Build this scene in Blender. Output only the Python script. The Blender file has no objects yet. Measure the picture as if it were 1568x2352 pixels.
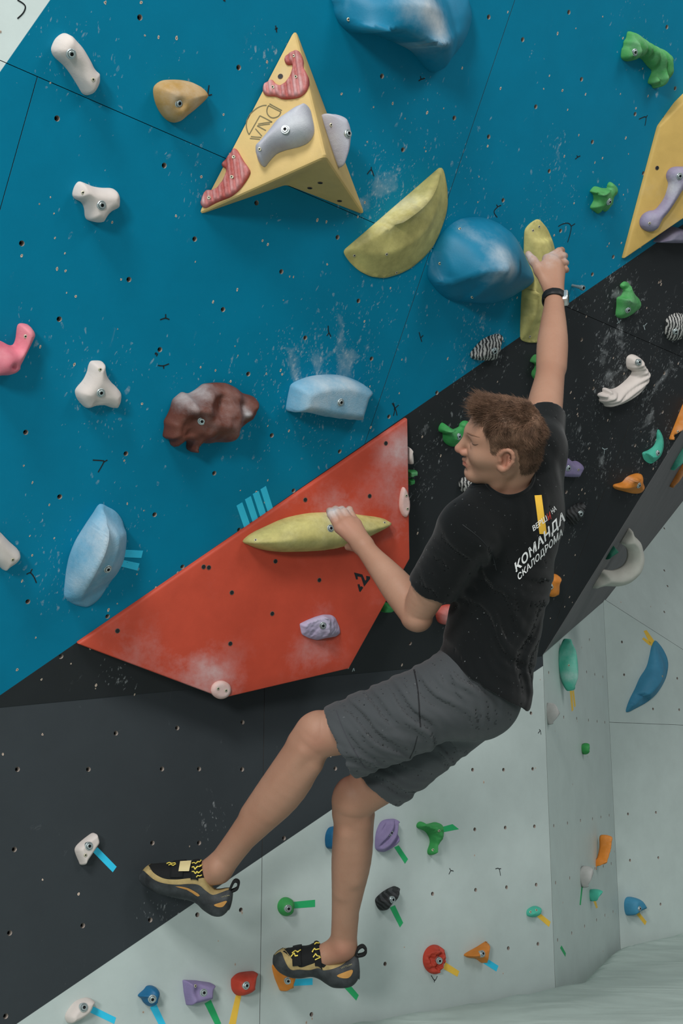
import bpy, bmesh, math, random
import numpy as np
from mathutils import Vector, Matrix
from mathutils.geometry import delaunay_2d_cdt
from mathutils.bvhtree import BVHTree

random.seed(7)
rng = np.random.default_rng(7)
scene = bpy.context.scene
COL = scene.collection

# ------------------------------------------------------------------ camera
CX, CY, F = 784.0, 1176.0, 2654.0          # photograph is 1568 x 2352
HC = 0.8                                    # camera height
PIT = math.radians(12.541)
CP, SP = math.cos(PIT), math.sin(PIT)
CAM = np.array([0.0, 0.0, HC])
cam = bpy.data.cameras.new('camera')
cam.sensor_fit = 'VERTICAL'
cam.sensor_height = 36.0
cam.lens = 36.0 * F / 2352.0
cam.clip_end = 100
cam_o = bpy.data.objects.new('camera', cam)
COL.objects.link(cam_o)
cam_o.location = CAM
cam_o.rotation_euler = (math.pi / 2 + PIT, 0, 0)
scene.camera = cam_o

# ------------------------------------------------------------------ light
scene.view_settings.view_transform = 'Standard'
scene.view_settings.look = 'None'
scene.view_settings.gamma = 1.0
scene.view_settings.use_curve_mapping = False
scene.view_settings.exposure = -0.27
try:                                        # indoor scene of matt surfaces: few bounces are enough
    scene.cycles.max_bounces = 5
    scene.cycles.diffuse_bounces = 3
    scene.cycles.glossy_bounces = 2
    scene.cycles.caustics_reflective = False
    scene.cycles.caustics_refractive = False
except Exception:
    pass
world = bpy.data.worlds.new('gym_ambient')
scene.world = world
world.use_nodes = True
bg = world.node_tree.nodes['Background']
bg.inputs[0].default_value = (0.93, 0.98, 1.0, 1)
bg.inputs[1].default_value = 0.30

def area(name, loc, target, size, power, color=(1, 0.97, 0.93), sy=None):
    l = bpy.data.lights.new(name, 'AREA')
    l.shape = 'RECTANGLE'
    l.size = size
    l.size_y = sy or size
    l.energy = power
    l.color = color
    o = bpy.data.objects.new(name, l)
    COL.objects.link(o)
    o.location = loc
    o.rotation_euler = (Vector(target) - Vector(loc)).to_track_quat('-Z', 'Y').to_euler()
    return o
area('hall_lamp', (-2.1, -4.7, 2.4), (0.2, 3.3, 1.5), 1.1, 250, (1, 0.975, 0.95))
area('ceiling_lamp', (-1.4, -2.2, 5.2), (0.5, 4.0, 1.0), 1.4, 270, (1, 0.975, 0.95))
area('added_fill_right', (3.6, 0.6, 5.0), (1.2, 4.8, 0.8), 1.6, 85, (1, 0.975, 0.95))  # added fill, no known fixture: brightens the receding wall, far wall and mat

# ------------------------------------------------------------------ colour helpers
def lin(h):
    h = h.lstrip('#')
    r = [int(h[i:i + 2], 16) / 255 for i in (0, 2, 4)]
    return [c / 12.92 if c <= 0.04045 else ((c + 0.055) / 1.055) ** 2.4 for c in r]
E0 = 0.62
def T(h, k=1.0):                     # albedo that reads as the photographed tone under the hall light
    return tuple(min(0.92, c / E0 * k) for c in lin(h)) + (1.0,)

def nodes(m):
    m.use_nodes = True
    nt = m.node_tree
    return nt, nt.nodes, nt.links, nt.nodes['Principled BSDF']

def N(nt, typ, **kw):
    n = nt.nodes.new(typ)
    for k, v in kw.items():
        if k.startswith('in_'):
            key = k[3:]
            n.inputs[int(key) if key.isdigit() else key].default_value = v
        else:
            setattr(n, k, v)
    return n

def mix(nt, fac, a, b):
    n = nt.nodes.new('ShaderNodeMix')
    n.data_type = 'RGBA'
    for sock, val in ((n.inputs[0], fac), (n.inputs[6], a), (n.inputs[7], b)):
        if isinstance(val, bpy.types.NodeSocket):
            nt.links.new(val, sock)
        else:
            sock.default_value = val
    return n.outputs[2]

def mth(nt, op, a, b=None, c=None, clamp=False):
    n = nt.nodes.new('ShaderNodeMath')
    n.operation = op
    n.use_clamp = clamp
    for i, val in enumerate((a, b, c)):
        if val is None:
            continue
        if isinstance(val, bpy.types.NodeSocket):
            nt.links.new(val, n.inputs[i])
        else:
            n.inputs[i].default_value = val
    return n.outputs[0]

CHALK = (0.62, 0.66, 0.68, 1)
def chalk_layer(nt, base, coord, scale=55.0, strength=0.75, dabs=True, thr=0.84):
    """real chalk dust: a painted 'chalk' attribute broken up into dabs, streaks and a faint haze"""
    lk = nt.links
    at = N(nt, 'ShaderNodeAttribute', attribute_name='chalk')
    fac = at.outputs['Fac']
    wn = N(nt, 'ShaderNodeTexNoise', in_Scale=scale * 0.5, in_Detail=3.0)
    lk.new(coord, wn.inputs['Vector'])
    n1 = N(nt, 'ShaderNodeTexNoise', in_Scale=scale * 2.2, in_Detail=6.0, in_Roughness=0.75)
    lk.new(coord, n1.inputs['Vector'])
    n2 = N(nt, 'ShaderNodeTexNoise', in_Scale=scale * 0.35, in_Detail=4.0, in_Roughness=0.6)
    lk.new(coord, n2.inputs['Vector'])
    # haze: patches
    hz = mth(nt, 'ADD', mth(nt, 'MULTIPLY', n2.outputs[0], 0.75), mth(nt, 'MULTIPLY', n1.outputs[0], 0.35))
    hz = mth(nt, 'ADD', hz, mth(nt, 'MULTIPLY', fac, 0.5))
    hz = mth(nt, 'MULTIPLY', mth(nt, 'SUBTRACT', hz, thr), 2.0, clamp=True)
    hz = mth(nt, 'MULTIPLY', hz, mth(nt, 'MULTIPLY', fac, strength, clamp=True), clamp=True)
    out = mix(nt, hz, base, CHALK)
    if dabs:
        for sc_, ang, dens, st in ((3.0, .35, .70, 1.0), (6.5, -.5, .85, .9)):
            vadd = N(nt, 'ShaderNodeVectorMath', operation='MULTIPLY_ADD')
            lk.new(wn.outputs['Color'], vadd.inputs[0])
            vadd.inputs[1].default_value = (0.05, 0.05, 0.0)
            lk.new(coord, vadd.inputs[2])
            mp = N(nt, 'ShaderNodeMapping')
            mp.inputs['Scale'].default_value = (1.0, 0.45, 1.0)
            mp.inputs['Rotation'].default_value = (0, 0, ang)
            lk.new(vadd.outputs[0], mp.inputs[0])
            vo = N(nt, 'ShaderNodeTexVoronoi', in_Scale=scale * sc_)
            vo.voronoi_dimensions = '2D'
            lk.new(mp.outputs[0], vo.inputs['Vector'])
            sp = N(nt, 'ShaderNodeSeparateColor')
            lk.new(vo.outputs['Color'], sp.inputs[0])
            on = mth(nt, 'LESS_THAN', sp.outputs[0], mth(nt, 'MULTIPLY', mth(nt, 'POWER', fac, 1.35), dens))
            sz = mth(nt, 'ADD', mth(nt, 'MULTIPLY', sp.outputs[1], 0.38), 0.06)
            body = mth(nt, 'MULTIPLY', mth(nt, 'SUBTRACT', sz, vo.outputs['Distance']), 9.0, clamp=True)
            tex = mth(nt, 'MULTIPLY', mth(nt, 'SUBTRACT', n1.outputs[0], 0.42), 3.2, clamp=True)
            d = mth(nt, 'MULTIPLY', mth(nt, 'MULTIPLY', body, on), mth(nt, 'MULTIPLY', tex, strength * st))
            out = mix(nt, d, out, CHALK)
    return out

_M = {}
def M(key, hexcol, rough=0.65, var=0.10, bump=0.15, bscale=350.0, spec=0.35, chalk=0.75, cscale=70.0, stripe=None, k=1.0, metal=0.0, vscale=14.0, hex2=None):
    if key in _M:
        return _M[key]
    m = bpy.data.materials.new(key)
    nt, nd, lk, p = nodes(m)
    tc = N(nt, 'ShaderNodeTexCoord')
    co = tc.outputs['Object']
    a = T(hexcol, k)
    dark = tuple(c * (1 - var * 1.6) for c in a[:3]) + (1,)
    lite = tuple(min(0.95, c * (1 + var)) for c in a[:3]) + (1,)
    if hex2:
        lite = T(hex2, k)
    n = N(nt, 'ShaderNodeTexNoise', in_Scale=vscale, in_Detail=5.0, in_Roughness=0.6)
    lk.new(co, n.inputs['Vector'])
    r = N(nt, 'ShaderNodeMapRange', in_1=0.3, in_2=0.7)
    lk.new(n.outputs[0], r.inputs[0])
    c = mix(nt, r.outputs[0], dark, lite)
    if stripe:
        w = N(nt, 'ShaderNodeTexWave', in_Scale=stripe[1], in_Distortion=stripe[3] if len(stripe) > 3 else 7.0, in_Detail=2.0)
        w.bands_direction = 'DIAGONAL'
        w.inputs['Detail Scale'].default_value = 1.2
        mp = N(nt, 'ShaderNodeMapping')
        mp.inputs['Rotation'].default_value = (0, 0, stripe[2])
        lk.new(co, mp.inputs[0])
        lk.new(mp.outputs[0], w.inputs['Vector'])
        rr = N(nt, 'ShaderNodeMapRange', in_1=0.42, in_2=0.58)
        lk.new(w.outputs['Fac'], rr.inputs[0])
        c = mix(nt, rr.outputs[0], T(stripe[0]), c)
    if chalk:
        c = chalk_layer(nt, c, co, cscale, chalk, False, 0.65)
    lk.new(c, p.inputs['Base Color'])
    p.inputs['Roughness'].default_value = rough
    p.inputs['Specular IOR Level'].default_value = spec
    p.inputs['Metallic'].default_value = metal
    if bump:
        b = N(nt, 'ShaderNodeBump', in_Strength=bump, in_Distance=0.002)
        bn_ = N(nt, 'ShaderNodeTexNoise', in_Scale=bscale, in_Detail=3.0)
        lk.new(co, bn_.inputs['Vector'])
        lk.new(bn_.outputs[0], b.inputs['Height'])
        lk.new(b.outputs[0], p.inputs['Normal'])
    _M[key] = m
    return m

# ------------------------------------------------------------------ geometry helpers
def ray(x, y):
    a = (x - CX) / F
    b = -(y - CY) / F
    return np.array([a, CP - b * SP, SP + b * CP])
def P(x, y, d):
    """world point seen at photo pixel (x, y) at depth d along the lens axis"""
    return CAM + ray(x, y) * d
def depth(p):
    q = np.asarray(p) - CAM
    return q[1] * CP + q[2] * SP
def unit(v):
    v = np.asarray(v, float)
    return v / np.linalg.norm(v)

class Plane:
    def __init__(s, o, u, n):
        s.o = np.asarray(o, float)
        s.n = unit(n)
        u = np.asarray(u, float)
        s.u = unit(u - s.n * np.dot(u, s.n))
        s.v = np.cross(s.n, s.u)
        d = CAM - s.o
        s.c2 = np.array([d @ s.u, d @ s.v])
        s.ch = d @ s.n
        s.splats = []
    def hit(s, x, y, h=0.0):
        r = ray(x, y)
        t = (h - (CAM - s.o) @ s.n) / (r @ s.n)
        return CAM + r * t
    def uv(s, x, y, h=0.0):
        q = s.hit(x, y, h) - s.o
        return np.array([q @ s.u, q @ s.v])
    def w(s, a, b, h=0.0):
        return s.o + s.u * a + s.v * b + s.n * h
    def mat(s, o=None):
        o = s.o if o is None else o
        m = Matrix.Identity(4)
        for i in range(3):
            m[i][0], m[i][1], m[i][2], m[i][3] = s.u[i], s.v[i], s.n[i], o[i]
        return m
    def par(s, q):               # apparent shift per unit height at in-plane point q
        return (np.asarray(q) - s.c2) / s.ch

def vpl(az):
    a = math.radians(az)
    return np.array([math.sin(a), math.cos(a), 0]), np.array([math.cos(a), -math.sin(a), 0])
Z = np.array([0, 0, 1.0])
ku, kn = vpl(51.108)
KICK = Plane((0, 3.65, HC), ku, kn)
bu, bh = vpl(47.39)
OV = math.radians(27.902)
BLUE = Plane((0, 3.85515, HC), bu, bh * math.cos(OV) - Z * math.sin(OV))
u3, n3 = vpl(24.0)
S1 = KICK.hit(1256, 1766)
REC = Plane(S1, u3, n3)                      # receding wall right of the kick board
S2 = REC.hit(1404, 1766)
FAR = Plane(S2, ku, kn)                      # far grey wall
E_0, E_1 = BLUE.hit(1250, 1500), BLUE.hit(1568, 985)
K1 = REC.hit(1390, 1378)
ns = np.cross(E_1 - E_0, K1 - E_0)
if ns @ (CAM - E_0) < 0:
    ns = -ns
SIDE = Plane(E_0, E_1 - E_0, ns)
F1 = FAR.hit(1568, 1492)
n4 = np.cross(F1 - K1, SIDE.hit(1568, 1150) - K1)
if n4 @ (CAM - K1) < 0:
    n4 = -n4
FAR4 = Plane(K1, F1 - K1, n4)

def facing(plane, x, y, k=1.2, h=0.0):
    """plane of a bulky hold that stands off a steeply receding board"""
    o = plane.hit(x, y, h)
    return Plane(o, plane.u, plane.n + unit(CAM - o) * k)

def link(name, me, mats=(), parent=None, smooth=False, matrix=None):
    o = bpy.data.objects.new(name, me)
    COL.objects.link(o)
    if me is not None:
        for m in mats:
            me.materials.append(m)
        if smooth:
            me.polygons.foreach_set('use_smooth', [True] * len(me.polygons))
    if matrix is not None:
        o.matrix_world = matrix
    if parent is not None:
        o.parent = parent
    return o
def mesh(name, v, f, mi=None):
    me = bpy.data.meshes.new(name)
    me.from_pydata([tuple(map(float, q)) for q in v], [], f)
    if mi is not None:
        me.polygons.foreach_set('material_index', mi)
    me.update()
    return me
def tag(o, label=None, cat=None, group=None, kind=None):
    if label: o['label'] = label
    if cat: o['category'] = cat
    if group: o['group'] = group
    if kind: o['kind'] = kind
    return o
def attr(me, name, vals):
    a = me.attributes.new(name, 'FLOAT', 'POINT')
    a.data.foreach_set('value', np.asarray(vals, dtype=np.float32))

def spline(pts, n=96, closed=True):
    p = np.asarray(pts, float)
    m = len(p)
    out = []
    segs = m if closed else m - 1
    for i in range(segs):
        if closed:
            a, b, c, d = p[(i - 1) % m], p[i], p[(i + 1) % m], p[(i + 2) % m]
        else:
            a, b, c, d = p[max(i - 1, 0)], p[i], p[i + 1], p[min(i + 2, m - 1)]
        for t in np.linspace(0, 1, 12, endpoint=False):
            out.append(0.5 * ((2 * b) + (-a + c) * t + (2 * a - 5 * b + 4 * c - d) * t * t + (-a + 3 * b - 3 * c + d) * t ** 3))
    if not closed:
        out.append(p[-1])
    return resample(np.array(out), n, closed)
def resample(o, n, closed=True):
    if closed:
        o = np.vstack([o, o[:1]])
    L = np.r_[0, np.cumsum(np.linalg.norm(np.diff(o, axis=0), axis=1))]
    s = np.linspace(0, L[-1], n, endpoint=not closed)
    return np.c_[[np.interp(s, L, o[:, k]) for k in range(o.shape[1])]].T
def inside(poly, q):
    x, y = q[:, 0], q[:, 1]
    r = np.zeros(len(q), bool)
    j = len(poly) - 1
    for i in range(len(poly)):
        xi, yi = poly[i]
        xj, yj = poly[j]
        c = ((yi > y) != (yj > y)) & (x < (xj - xi) * (y - yi) / (yj - yi + 1e-15) + xi)
        r ^= c
        j = i
    return r
def segdist(q, a, b):
    """distance of points q to polyline segments a->b, plus param of the nearest point"""
    d = b - a
    L = (d * d).sum(1) + 1e-15
    t = np.clip(((q[:, None, :] - a[None]) * d[None]).sum(2) / L, 0, 1)
    pr = a[None] + t[..., None] * d[None]
    D = np.linalg.norm(q[:, None, :] - pr, axis=2)
    k = D.argmin(1)
    i = np.arange(len(q))
    return D[i, k], k, t[i, k]
def area2(p):
    return 0.5 * np.sum(p[:, 0] * np.roll(p[:, 1], -1) - p[:, 1] * np.roll(p[:, 0], -1))

# crops of the photograph used while tracing: name -> (x0, y0, scale)
CR = {'C1': (0, 0, .3316), 'C2': (430, 40, .287), 'C3': (740, 0, .3189), 'C4': (1200, 0, .2722), 'C5': (760, 360, .3571),
      'C6': (0, 680, .3061), 'C7': (340, 740, .3571), 'C8': (1200, 620, .2347), 'D1': (0, 1120, .3316), 'D2': (480, 940, .3189),
      'D3': (920, 860, .2934), 'D4': (1180, 1000, .2975), 'D5': (680, 1460, .3699), 'D6': (280, 1840, .3827),
      'D7': (840, 1820, .4643), 'D8': (0, 1820, .3316), 'L2': (560, 220, .07653), 'N2': (800, 1290, .05102), 'PX': (0, 0, 1.0)}
def cr(c, pts):
    x0, y0, s = CR[c]
    if isinstance(pts, str):
        v = [float(t) for t in pts.replace(',', ' ').split()]
        pts = [(v[i], v[i + 1]) for i in range(0, len(v), 2)]
    return [(x0 + s * x, y0 + s * y) for x, y in pts]

# ------------------------------------------------------------------ shared hardware
MET = M('bolt_steel', '#9aa5a6', 0.35, 0.08, 0.0, spec=0.5, chalk=0, metal=0.7)
DARK = M('socket_dark', '#15181a', 0.6, 0.05, 0.0, chalk=0)
WOOD = M('raw_plywood', '#8f867f', 0.8, 0.25, 0.1, chalk=0, vscale=300)
NUT = M('t_nut_steel', '#6d6a66', 0.5, 0.2, 0.0, chalk=0, metal=0.4, vscale=200)

def lathe(prof, n=20):
    v, f = [], []
    for r, z in prof:
        for i in range(n):
            a = 2 * math.pi * i / n
            v.append((r * math.cos(a), r * math.sin(a), z))
    for k in range(len(prof) - 1):
        for i in range(n):
            j = (i + 1) % n
            f.append((k * n + i, k * n + j, (k + 1) * n + j, (k + 1) * n + i))
    f.append(tuple(range((len(prof) - 1) * n, len(prof) * n)))
    return v, f
def bolt_mesh():
    v, f = lathe([(.0108, -.02), (.0108, .0005), (.0098, .0016), (.0082, .0016), (.0080, .0006), (.0074, .0006), (.0074, .0034), (.0066, .0042), (.0040, .0042), (.0036, .0004)], 18)
    mi = [0] * len(f)
    for k in range(3 * 18, 5 * 18):
        mi[k] = 1
    for k in range(8 * 18, len(f)):
        mi[k] = 1
    return mesh('bolt', v, f, mi)
BOLT = bolt_mesh()
BOLT.materials.append(MET); BOLT.materials.append(DARK)
def screw_mesh():
    v, f = lathe([(.0044, -.01), (.0044, .0006), (.0032, .0012), (.0021, .0010), (.0018, .0006)], 12)
    mi = [0] * (4 * 12) + [1]
    for k in range(3 * 12, 4 * 12):
        mi[k] = 1
    return mesh('screw', v, f, mi)
SCREW = screw_mesh()
SCREW.materials.append(M('screw_brass', '#a3a08c', 0.45, 0.1, 0, chalk=0, metal=0.5)); SCREW.materials.append(DARK)
def hole_mesh():
    v, f = lathe([(.0052, -.008), (.0048, .0007), (.0030, .0004), (.0024, -.004)], 12)
    mi = [0] * 12 + [0] * 12 + [1] * 12 + [1]
    return mesh('screw_hole', v, f, mi)
def tnut_mesh():
    n = 12
    v, f = lathe([(.0068, -.0095), (.0046, -.0095), (.0040, -.0110), (.0040, -.0165)], n)
    mi = [0] * (2 * n) + [1] * n + [1]
    return mesh('t_nut', v, f, mi)
TNUT = tnut_mesh()
TNUT.materials.append(NUT); TNUT.materials.append(DARK)

# ------------------------------------------------------------------ climbing holds
ALLBVH = {}
def make_hold(name, label, cat, plane, S, H, mat, w=None, ridge=None, rounded=True, N_=96, bolts=(), screws=(), group=None,
              groove=None, noise=0.0, nscale=30.0, bumps=(), chalk=0.25, chalkspots=(), power=1.0, skirt=0.008, splat=1.0, edge=0.004, jag=0.0, res=30, lift=0.0):
    S = np.array(S, float)
    if rounded:
        S = spline(S, N_)
    else:
        S = resample(S, N_)
        for _ in range(2):
            S = 0.5 * S + 0.25 * (np.roll(S, 1, 0) + np.roll(S, -1, 0))
    A = np.array([plane.uv(x, y, lift) for x, y in S])
    if area2(A) < 0:
        A = A[::-1]
    c = A.mean(0)
    par = plane.par(c)
    # the raised body hides part of its own outline: pull the base in on the side that faces away
    tn = np.roll(A, -1, 0) - np.roll(A, 1, 0)
    nn = np.c_[tn[:, 1], -tn[:, 0]]
    nn /= np.linalg.norm(nn, axis=1)[:, None] + 1e-12
    seg_a, seg_b = A, np.roll(A, -1, 0)
    sp = math.sqrt(abs(area2(A))) / res
    lo, hi = A.min(0), A.max(0)
    gx, gy = np.meshgrid(np.arange(lo[0], hi[0], sp), np.arange(lo[1], hi[1], sp * .866))
    gx[1::2] += sp / 2
    G0 = np.c_[gx.ravel(), gy.ravel()]
    G0 = G0[inside(A, G0)]
    inr = segdist(G0, seg_a, seg_b)[0].max()
    W = inr * (w if w else 1.0)
    if ridge is None:
        pn = np.maximum(nn @ par, 0)
        dl = np.minimum(np.sqrt(W * W + (H * pn) ** 2) - W, 0.55 * inr)
        for _ in range(4):
            dl = 0.5 * dl + 0.25 * (np.roll(dl, 1) + np.roll(dl, -1))
        B = A - nn * dl[:, None]
    else:
        pn = np.maximum(nn @ par, 0)
        B = A.copy()
    if jag:
        B = B + nn * (rng.normal(0, jag, len(B)))[:, None]
    a, b = B, np.roll(B, -1, 0)
    G = np.c_[gx.ravel(), gy.ravel()]
    G = G[inside(B, G)]
    dB, _, _ = segdist(G, a, b)
    k = dB > sp * .45
    G, dB = G[k], dB[k]
    if ridge is not None:
        rg = np.array(ridge, float)
        if len(rg) > 2:
            rg = spline(rg, 40, False)
        rp, rh = rg[:, :2], rg[:, 2]
        ra = np.array([plane.uv(x, y, h + lift) for (x, y), h in zip(rp, rh)])
        if len(ra) == 1:
            dR = np.linalg.norm(G - ra[0], axis=1)
            hR = np.full(len(G), rh[0])
        else:
            dR, kk, tt = segdist(G, ra[:-1], ra[1:])
            hR = rh[kk] * (1 - tt) + rh[kk + 1] * tt
        if len(ra) > 1:                      # put mesh points right on the crest
            okr = inside(B, ra)
            dRB = segdist(ra, a, b)[0]
            okr &= dRB > sp * .5
            kg = dR > sp * .6
            G = np.vstack([G[kg], ra[okr]])
            dB, dR, hR = np.r_[dB[kg], dRB[okr]], np.r_[dR[kg], np.zeros(okr.sum())], np.r_[hR[kg], rh[okr]]
        t = dB / (dB + dR + 1e-9)
        t = t ** power
        if w:                    # rounded shoulders
            t = (1 - w) * t + w * np.sqrt(np.clip(1 - (1 - t) ** 2, 0, 1))
        h = hR * t
    else:
        t = np.clip(dB / W, 0, 1)
        h = H * np.sqrt(1 - (1 - t) ** 2) ** power
    fade = np.clip(dB / (inr * .35), 0, 1)
    for bx, by, br, bhh in bumps:
        q = plane.uv(bx, by, H * .7)
        rr = br / 850.0
        h += bhh * np.exp(-((G - q) ** 2).sum(1) / (rr * rr)) * fade
    if groove:
        ang, freq, dep = groove[:3]
        ph = (G - c) @ np.array([math.cos(ang), math.sin(ang)]) * freq
        if len(groove) > 3:
            ph = ph + groove[3] * ((G - c) @ np.array([-math.sin(ang), math.cos(ang)])) ** 2
        h -= dep * np.abs(np.sin(ph)) ** 3 * np.clip(dB / (inr * .25), .25, 1)
    if noise:
        from mathutils import noise as mn
        o3 = rng.random(3) * 50
        nz = np.array([mn.turbulence(Vector((q[0] * nscale + o3[0], q[1] * nscale + o3[1], o3[2])), 3, False) for q in G])
        h += noise * (nz - .4) * (.3 + .7 * fade)
    h = np.maximum(h, edge * .6)
    nb = len(B)
    V2 = np.vstack([B, G])
    ed = [(i, (i + 1) % nb) for i in range(nb)]
    r = delaunay_2d_cdt([Vector(q) for q in V2], ed, [], 1, 1e-7)
    vv = np.array([tuple(q) for q in r[0]])
    src = r[3]
    H_all = np.r_[np.full(nb, edge), h]
    hh = np.array([H_all[s[0]] if len(s) else edge for s in src])
    cc = c
    org = plane.w(cc[0], cc[1], lift)
    verts = np.c_[vv - cc, hh]
    faces = [tuple(f) for f in r[2]]
    bi = [k for k, s in enumerate(src) if len(s) and min(s) < nb]
    bi.sort(key=lambda k: min(src[k]))
    base = len(verts)
    low = np.c_[vv[bi] - cc, np.full(len(bi), -skirt)]
    verts = np.vstack([verts, low])
    m_ = len(bi)
    for i in range(m_):
        j = (i + 1) % m_
        faces.append((bi[j], bi[i], base + i, base + j))
    faces.append(tuple(range(base + m_ - 1, base - 1, -1)))
    me = mesh(name, verts, faces)
    ch = np.full(len(verts), chalk)
    top = np.clip(verts[:, 2] / max(H, 1e-4), 0, 1.2)
    ch = ch * (0.5 + 0.8 * top)
    for bx, by, br, am in chalkspots:
        q = plane.uv(bx, by, H * .8) - cc
        rr = br / 850.0
        ch += am * np.exp(-((verts[:, :2] - q) ** 2).sum(1) / (rr * rr))
    attr(me, 'chalk', np.clip(ch, 0, 1.2))
    o = link(name, me, (mat,), None, True, plane.mat(org))
    tag(o, label, cat, group)
    # hardware, set where the lens saw it
    bvh = BVHTree.FromPolygons([Vector(q) for q in verts], faces)
    Lc = np.array([(CAM - org) @ plane.u, (CAM - org) @ plane.v, (CAM - org) @ plane.n])
    def put(x, y, me_, nm, up):
        d = ray(x, y)
        dl_ = np.array([d @ plane.u, d @ plane.v, d @ plane.n])
        hitp = bvh.ray_cast(Vector(Lc), Vector(dl_))
        if hitp[0] is None:
            return
        nrm = (hitp[1] * 1.0 + Vector((0, 0, 1.2))).normalized()
        ch_ = bpy.data.objects.new(nm, me_)
        COL.objects.link(ch_)
        ch_.parent = o
        ch_.rotation_mode = 'QUATERNION'
        ch_.rotation_quaternion = Vector((0, 0, 1)).rotation_difference(nrm)
        ch_.location = hitp[0] + nrm * up
    for x, y in bolts:
        put(x, y, BOLT, 'bolt', .0008)
    for x, y in screws:
        put(x, y, SCREW, 'screw', .0004)
    if splat:
        rr = math.sqrt(abs(area2(A)))
        plane.splats.append((c[0], c[1] + .2 * rr, rr * 1.25, rr * 1.25, .42 * splat))
    return o

def make_tape(label, plane, quad, mat, group=None, h=0.0005):
    A = np.array([plane.uv(x, y) for x, y in quad])
    if area2(A) < 0:
        A = A[::-1]
    c = A.mean(0)
    n = len(A)
    v = [(q[0] - c[0], q[1] - c[1], z) for z in (0.0001, h) for q in A]
    f = [tuple(range(n, 2 * n)), tuple(range(n - 1, -1, -1))] + [(i, (i + 1) % n, n + (i + 1) % n, n + i) for i in range(n)]
    o = link('tape_strip', mesh('tape_strip', v, f), (mat,), None, False, plane.mat(plane.w(c[0], c[1])))
    return tag(o, label, 'tape', group)

def stroke(plane, pts, wid, h=0.0006, lift=0.0, closed=False):
    """flat marker stroke following traced pixels on a plane -> verts, faces in plane coords"""
    q = np.array([plane.uv(x, y, lift) for x, y in pts])
    if len(q) > 2:
        q = spline(q, max(8, len(q) * 5), closed)
    t = np.gradient(q, axis=0)
    t /= np.linalg.norm(t, axis=1)[:, None] + 1e-12
    nrm = np.c_[-t[:, 1], t[:, 0]]
    l, r = q + nrm * wid / 2, q - nrm * wid / 2
    v = [(a[0], a[1], h) for a in l] + [(a[0], a[1], h) for a in r]
    n = len(q)
    f = [(i, n + i, n + i + 1, i + 1) for i in range(n - 1)]
    return v, f
def marks(name, plane, strokes, wid, mat, parent, h=0.0006):
    V, Fc = [], []
    for s in strokes:
        v, f = stroke(plane, s, wid, h)
        b = len(V)
        V += v
        Fc += [tuple(b + i for i in q) for q in f]
    me = mesh(name, V, Fc)
    o = link(name, me, (mat,))
    o.parent = parent
    return o

# ------------------------------------------------------------------ the walls: boards with real joints and bolt holes
def clip(poly, a, b, c):             # keep a*x+b*y+c >= 0
    out = []
    n = len(poly)
    for i in range(n):
        p, q = poly[i], poly[(i + 1) % n]
        dp, dq = a * p[0] + b * p[1] + c, a * q[0] + b * q[1] + c
        if dp >= 0:
            out.append(p)
        if (dp >= 0) != (dq >= 0):
            t = dp / (dp - dq)
            out.append((p[0] + t * (q[0] - p[0]), p[1] + t * (q[1] - p[1])))
    return out
def line(p, q):                      # half plane to the left of p->q
    a, b = -(q[1] - p[1]), q[0] - p[0]
    l = math.hypot(a, b)
    a, b = a / l, b / l
    return a, b, -(a * p[0] + b * p[1])

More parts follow.
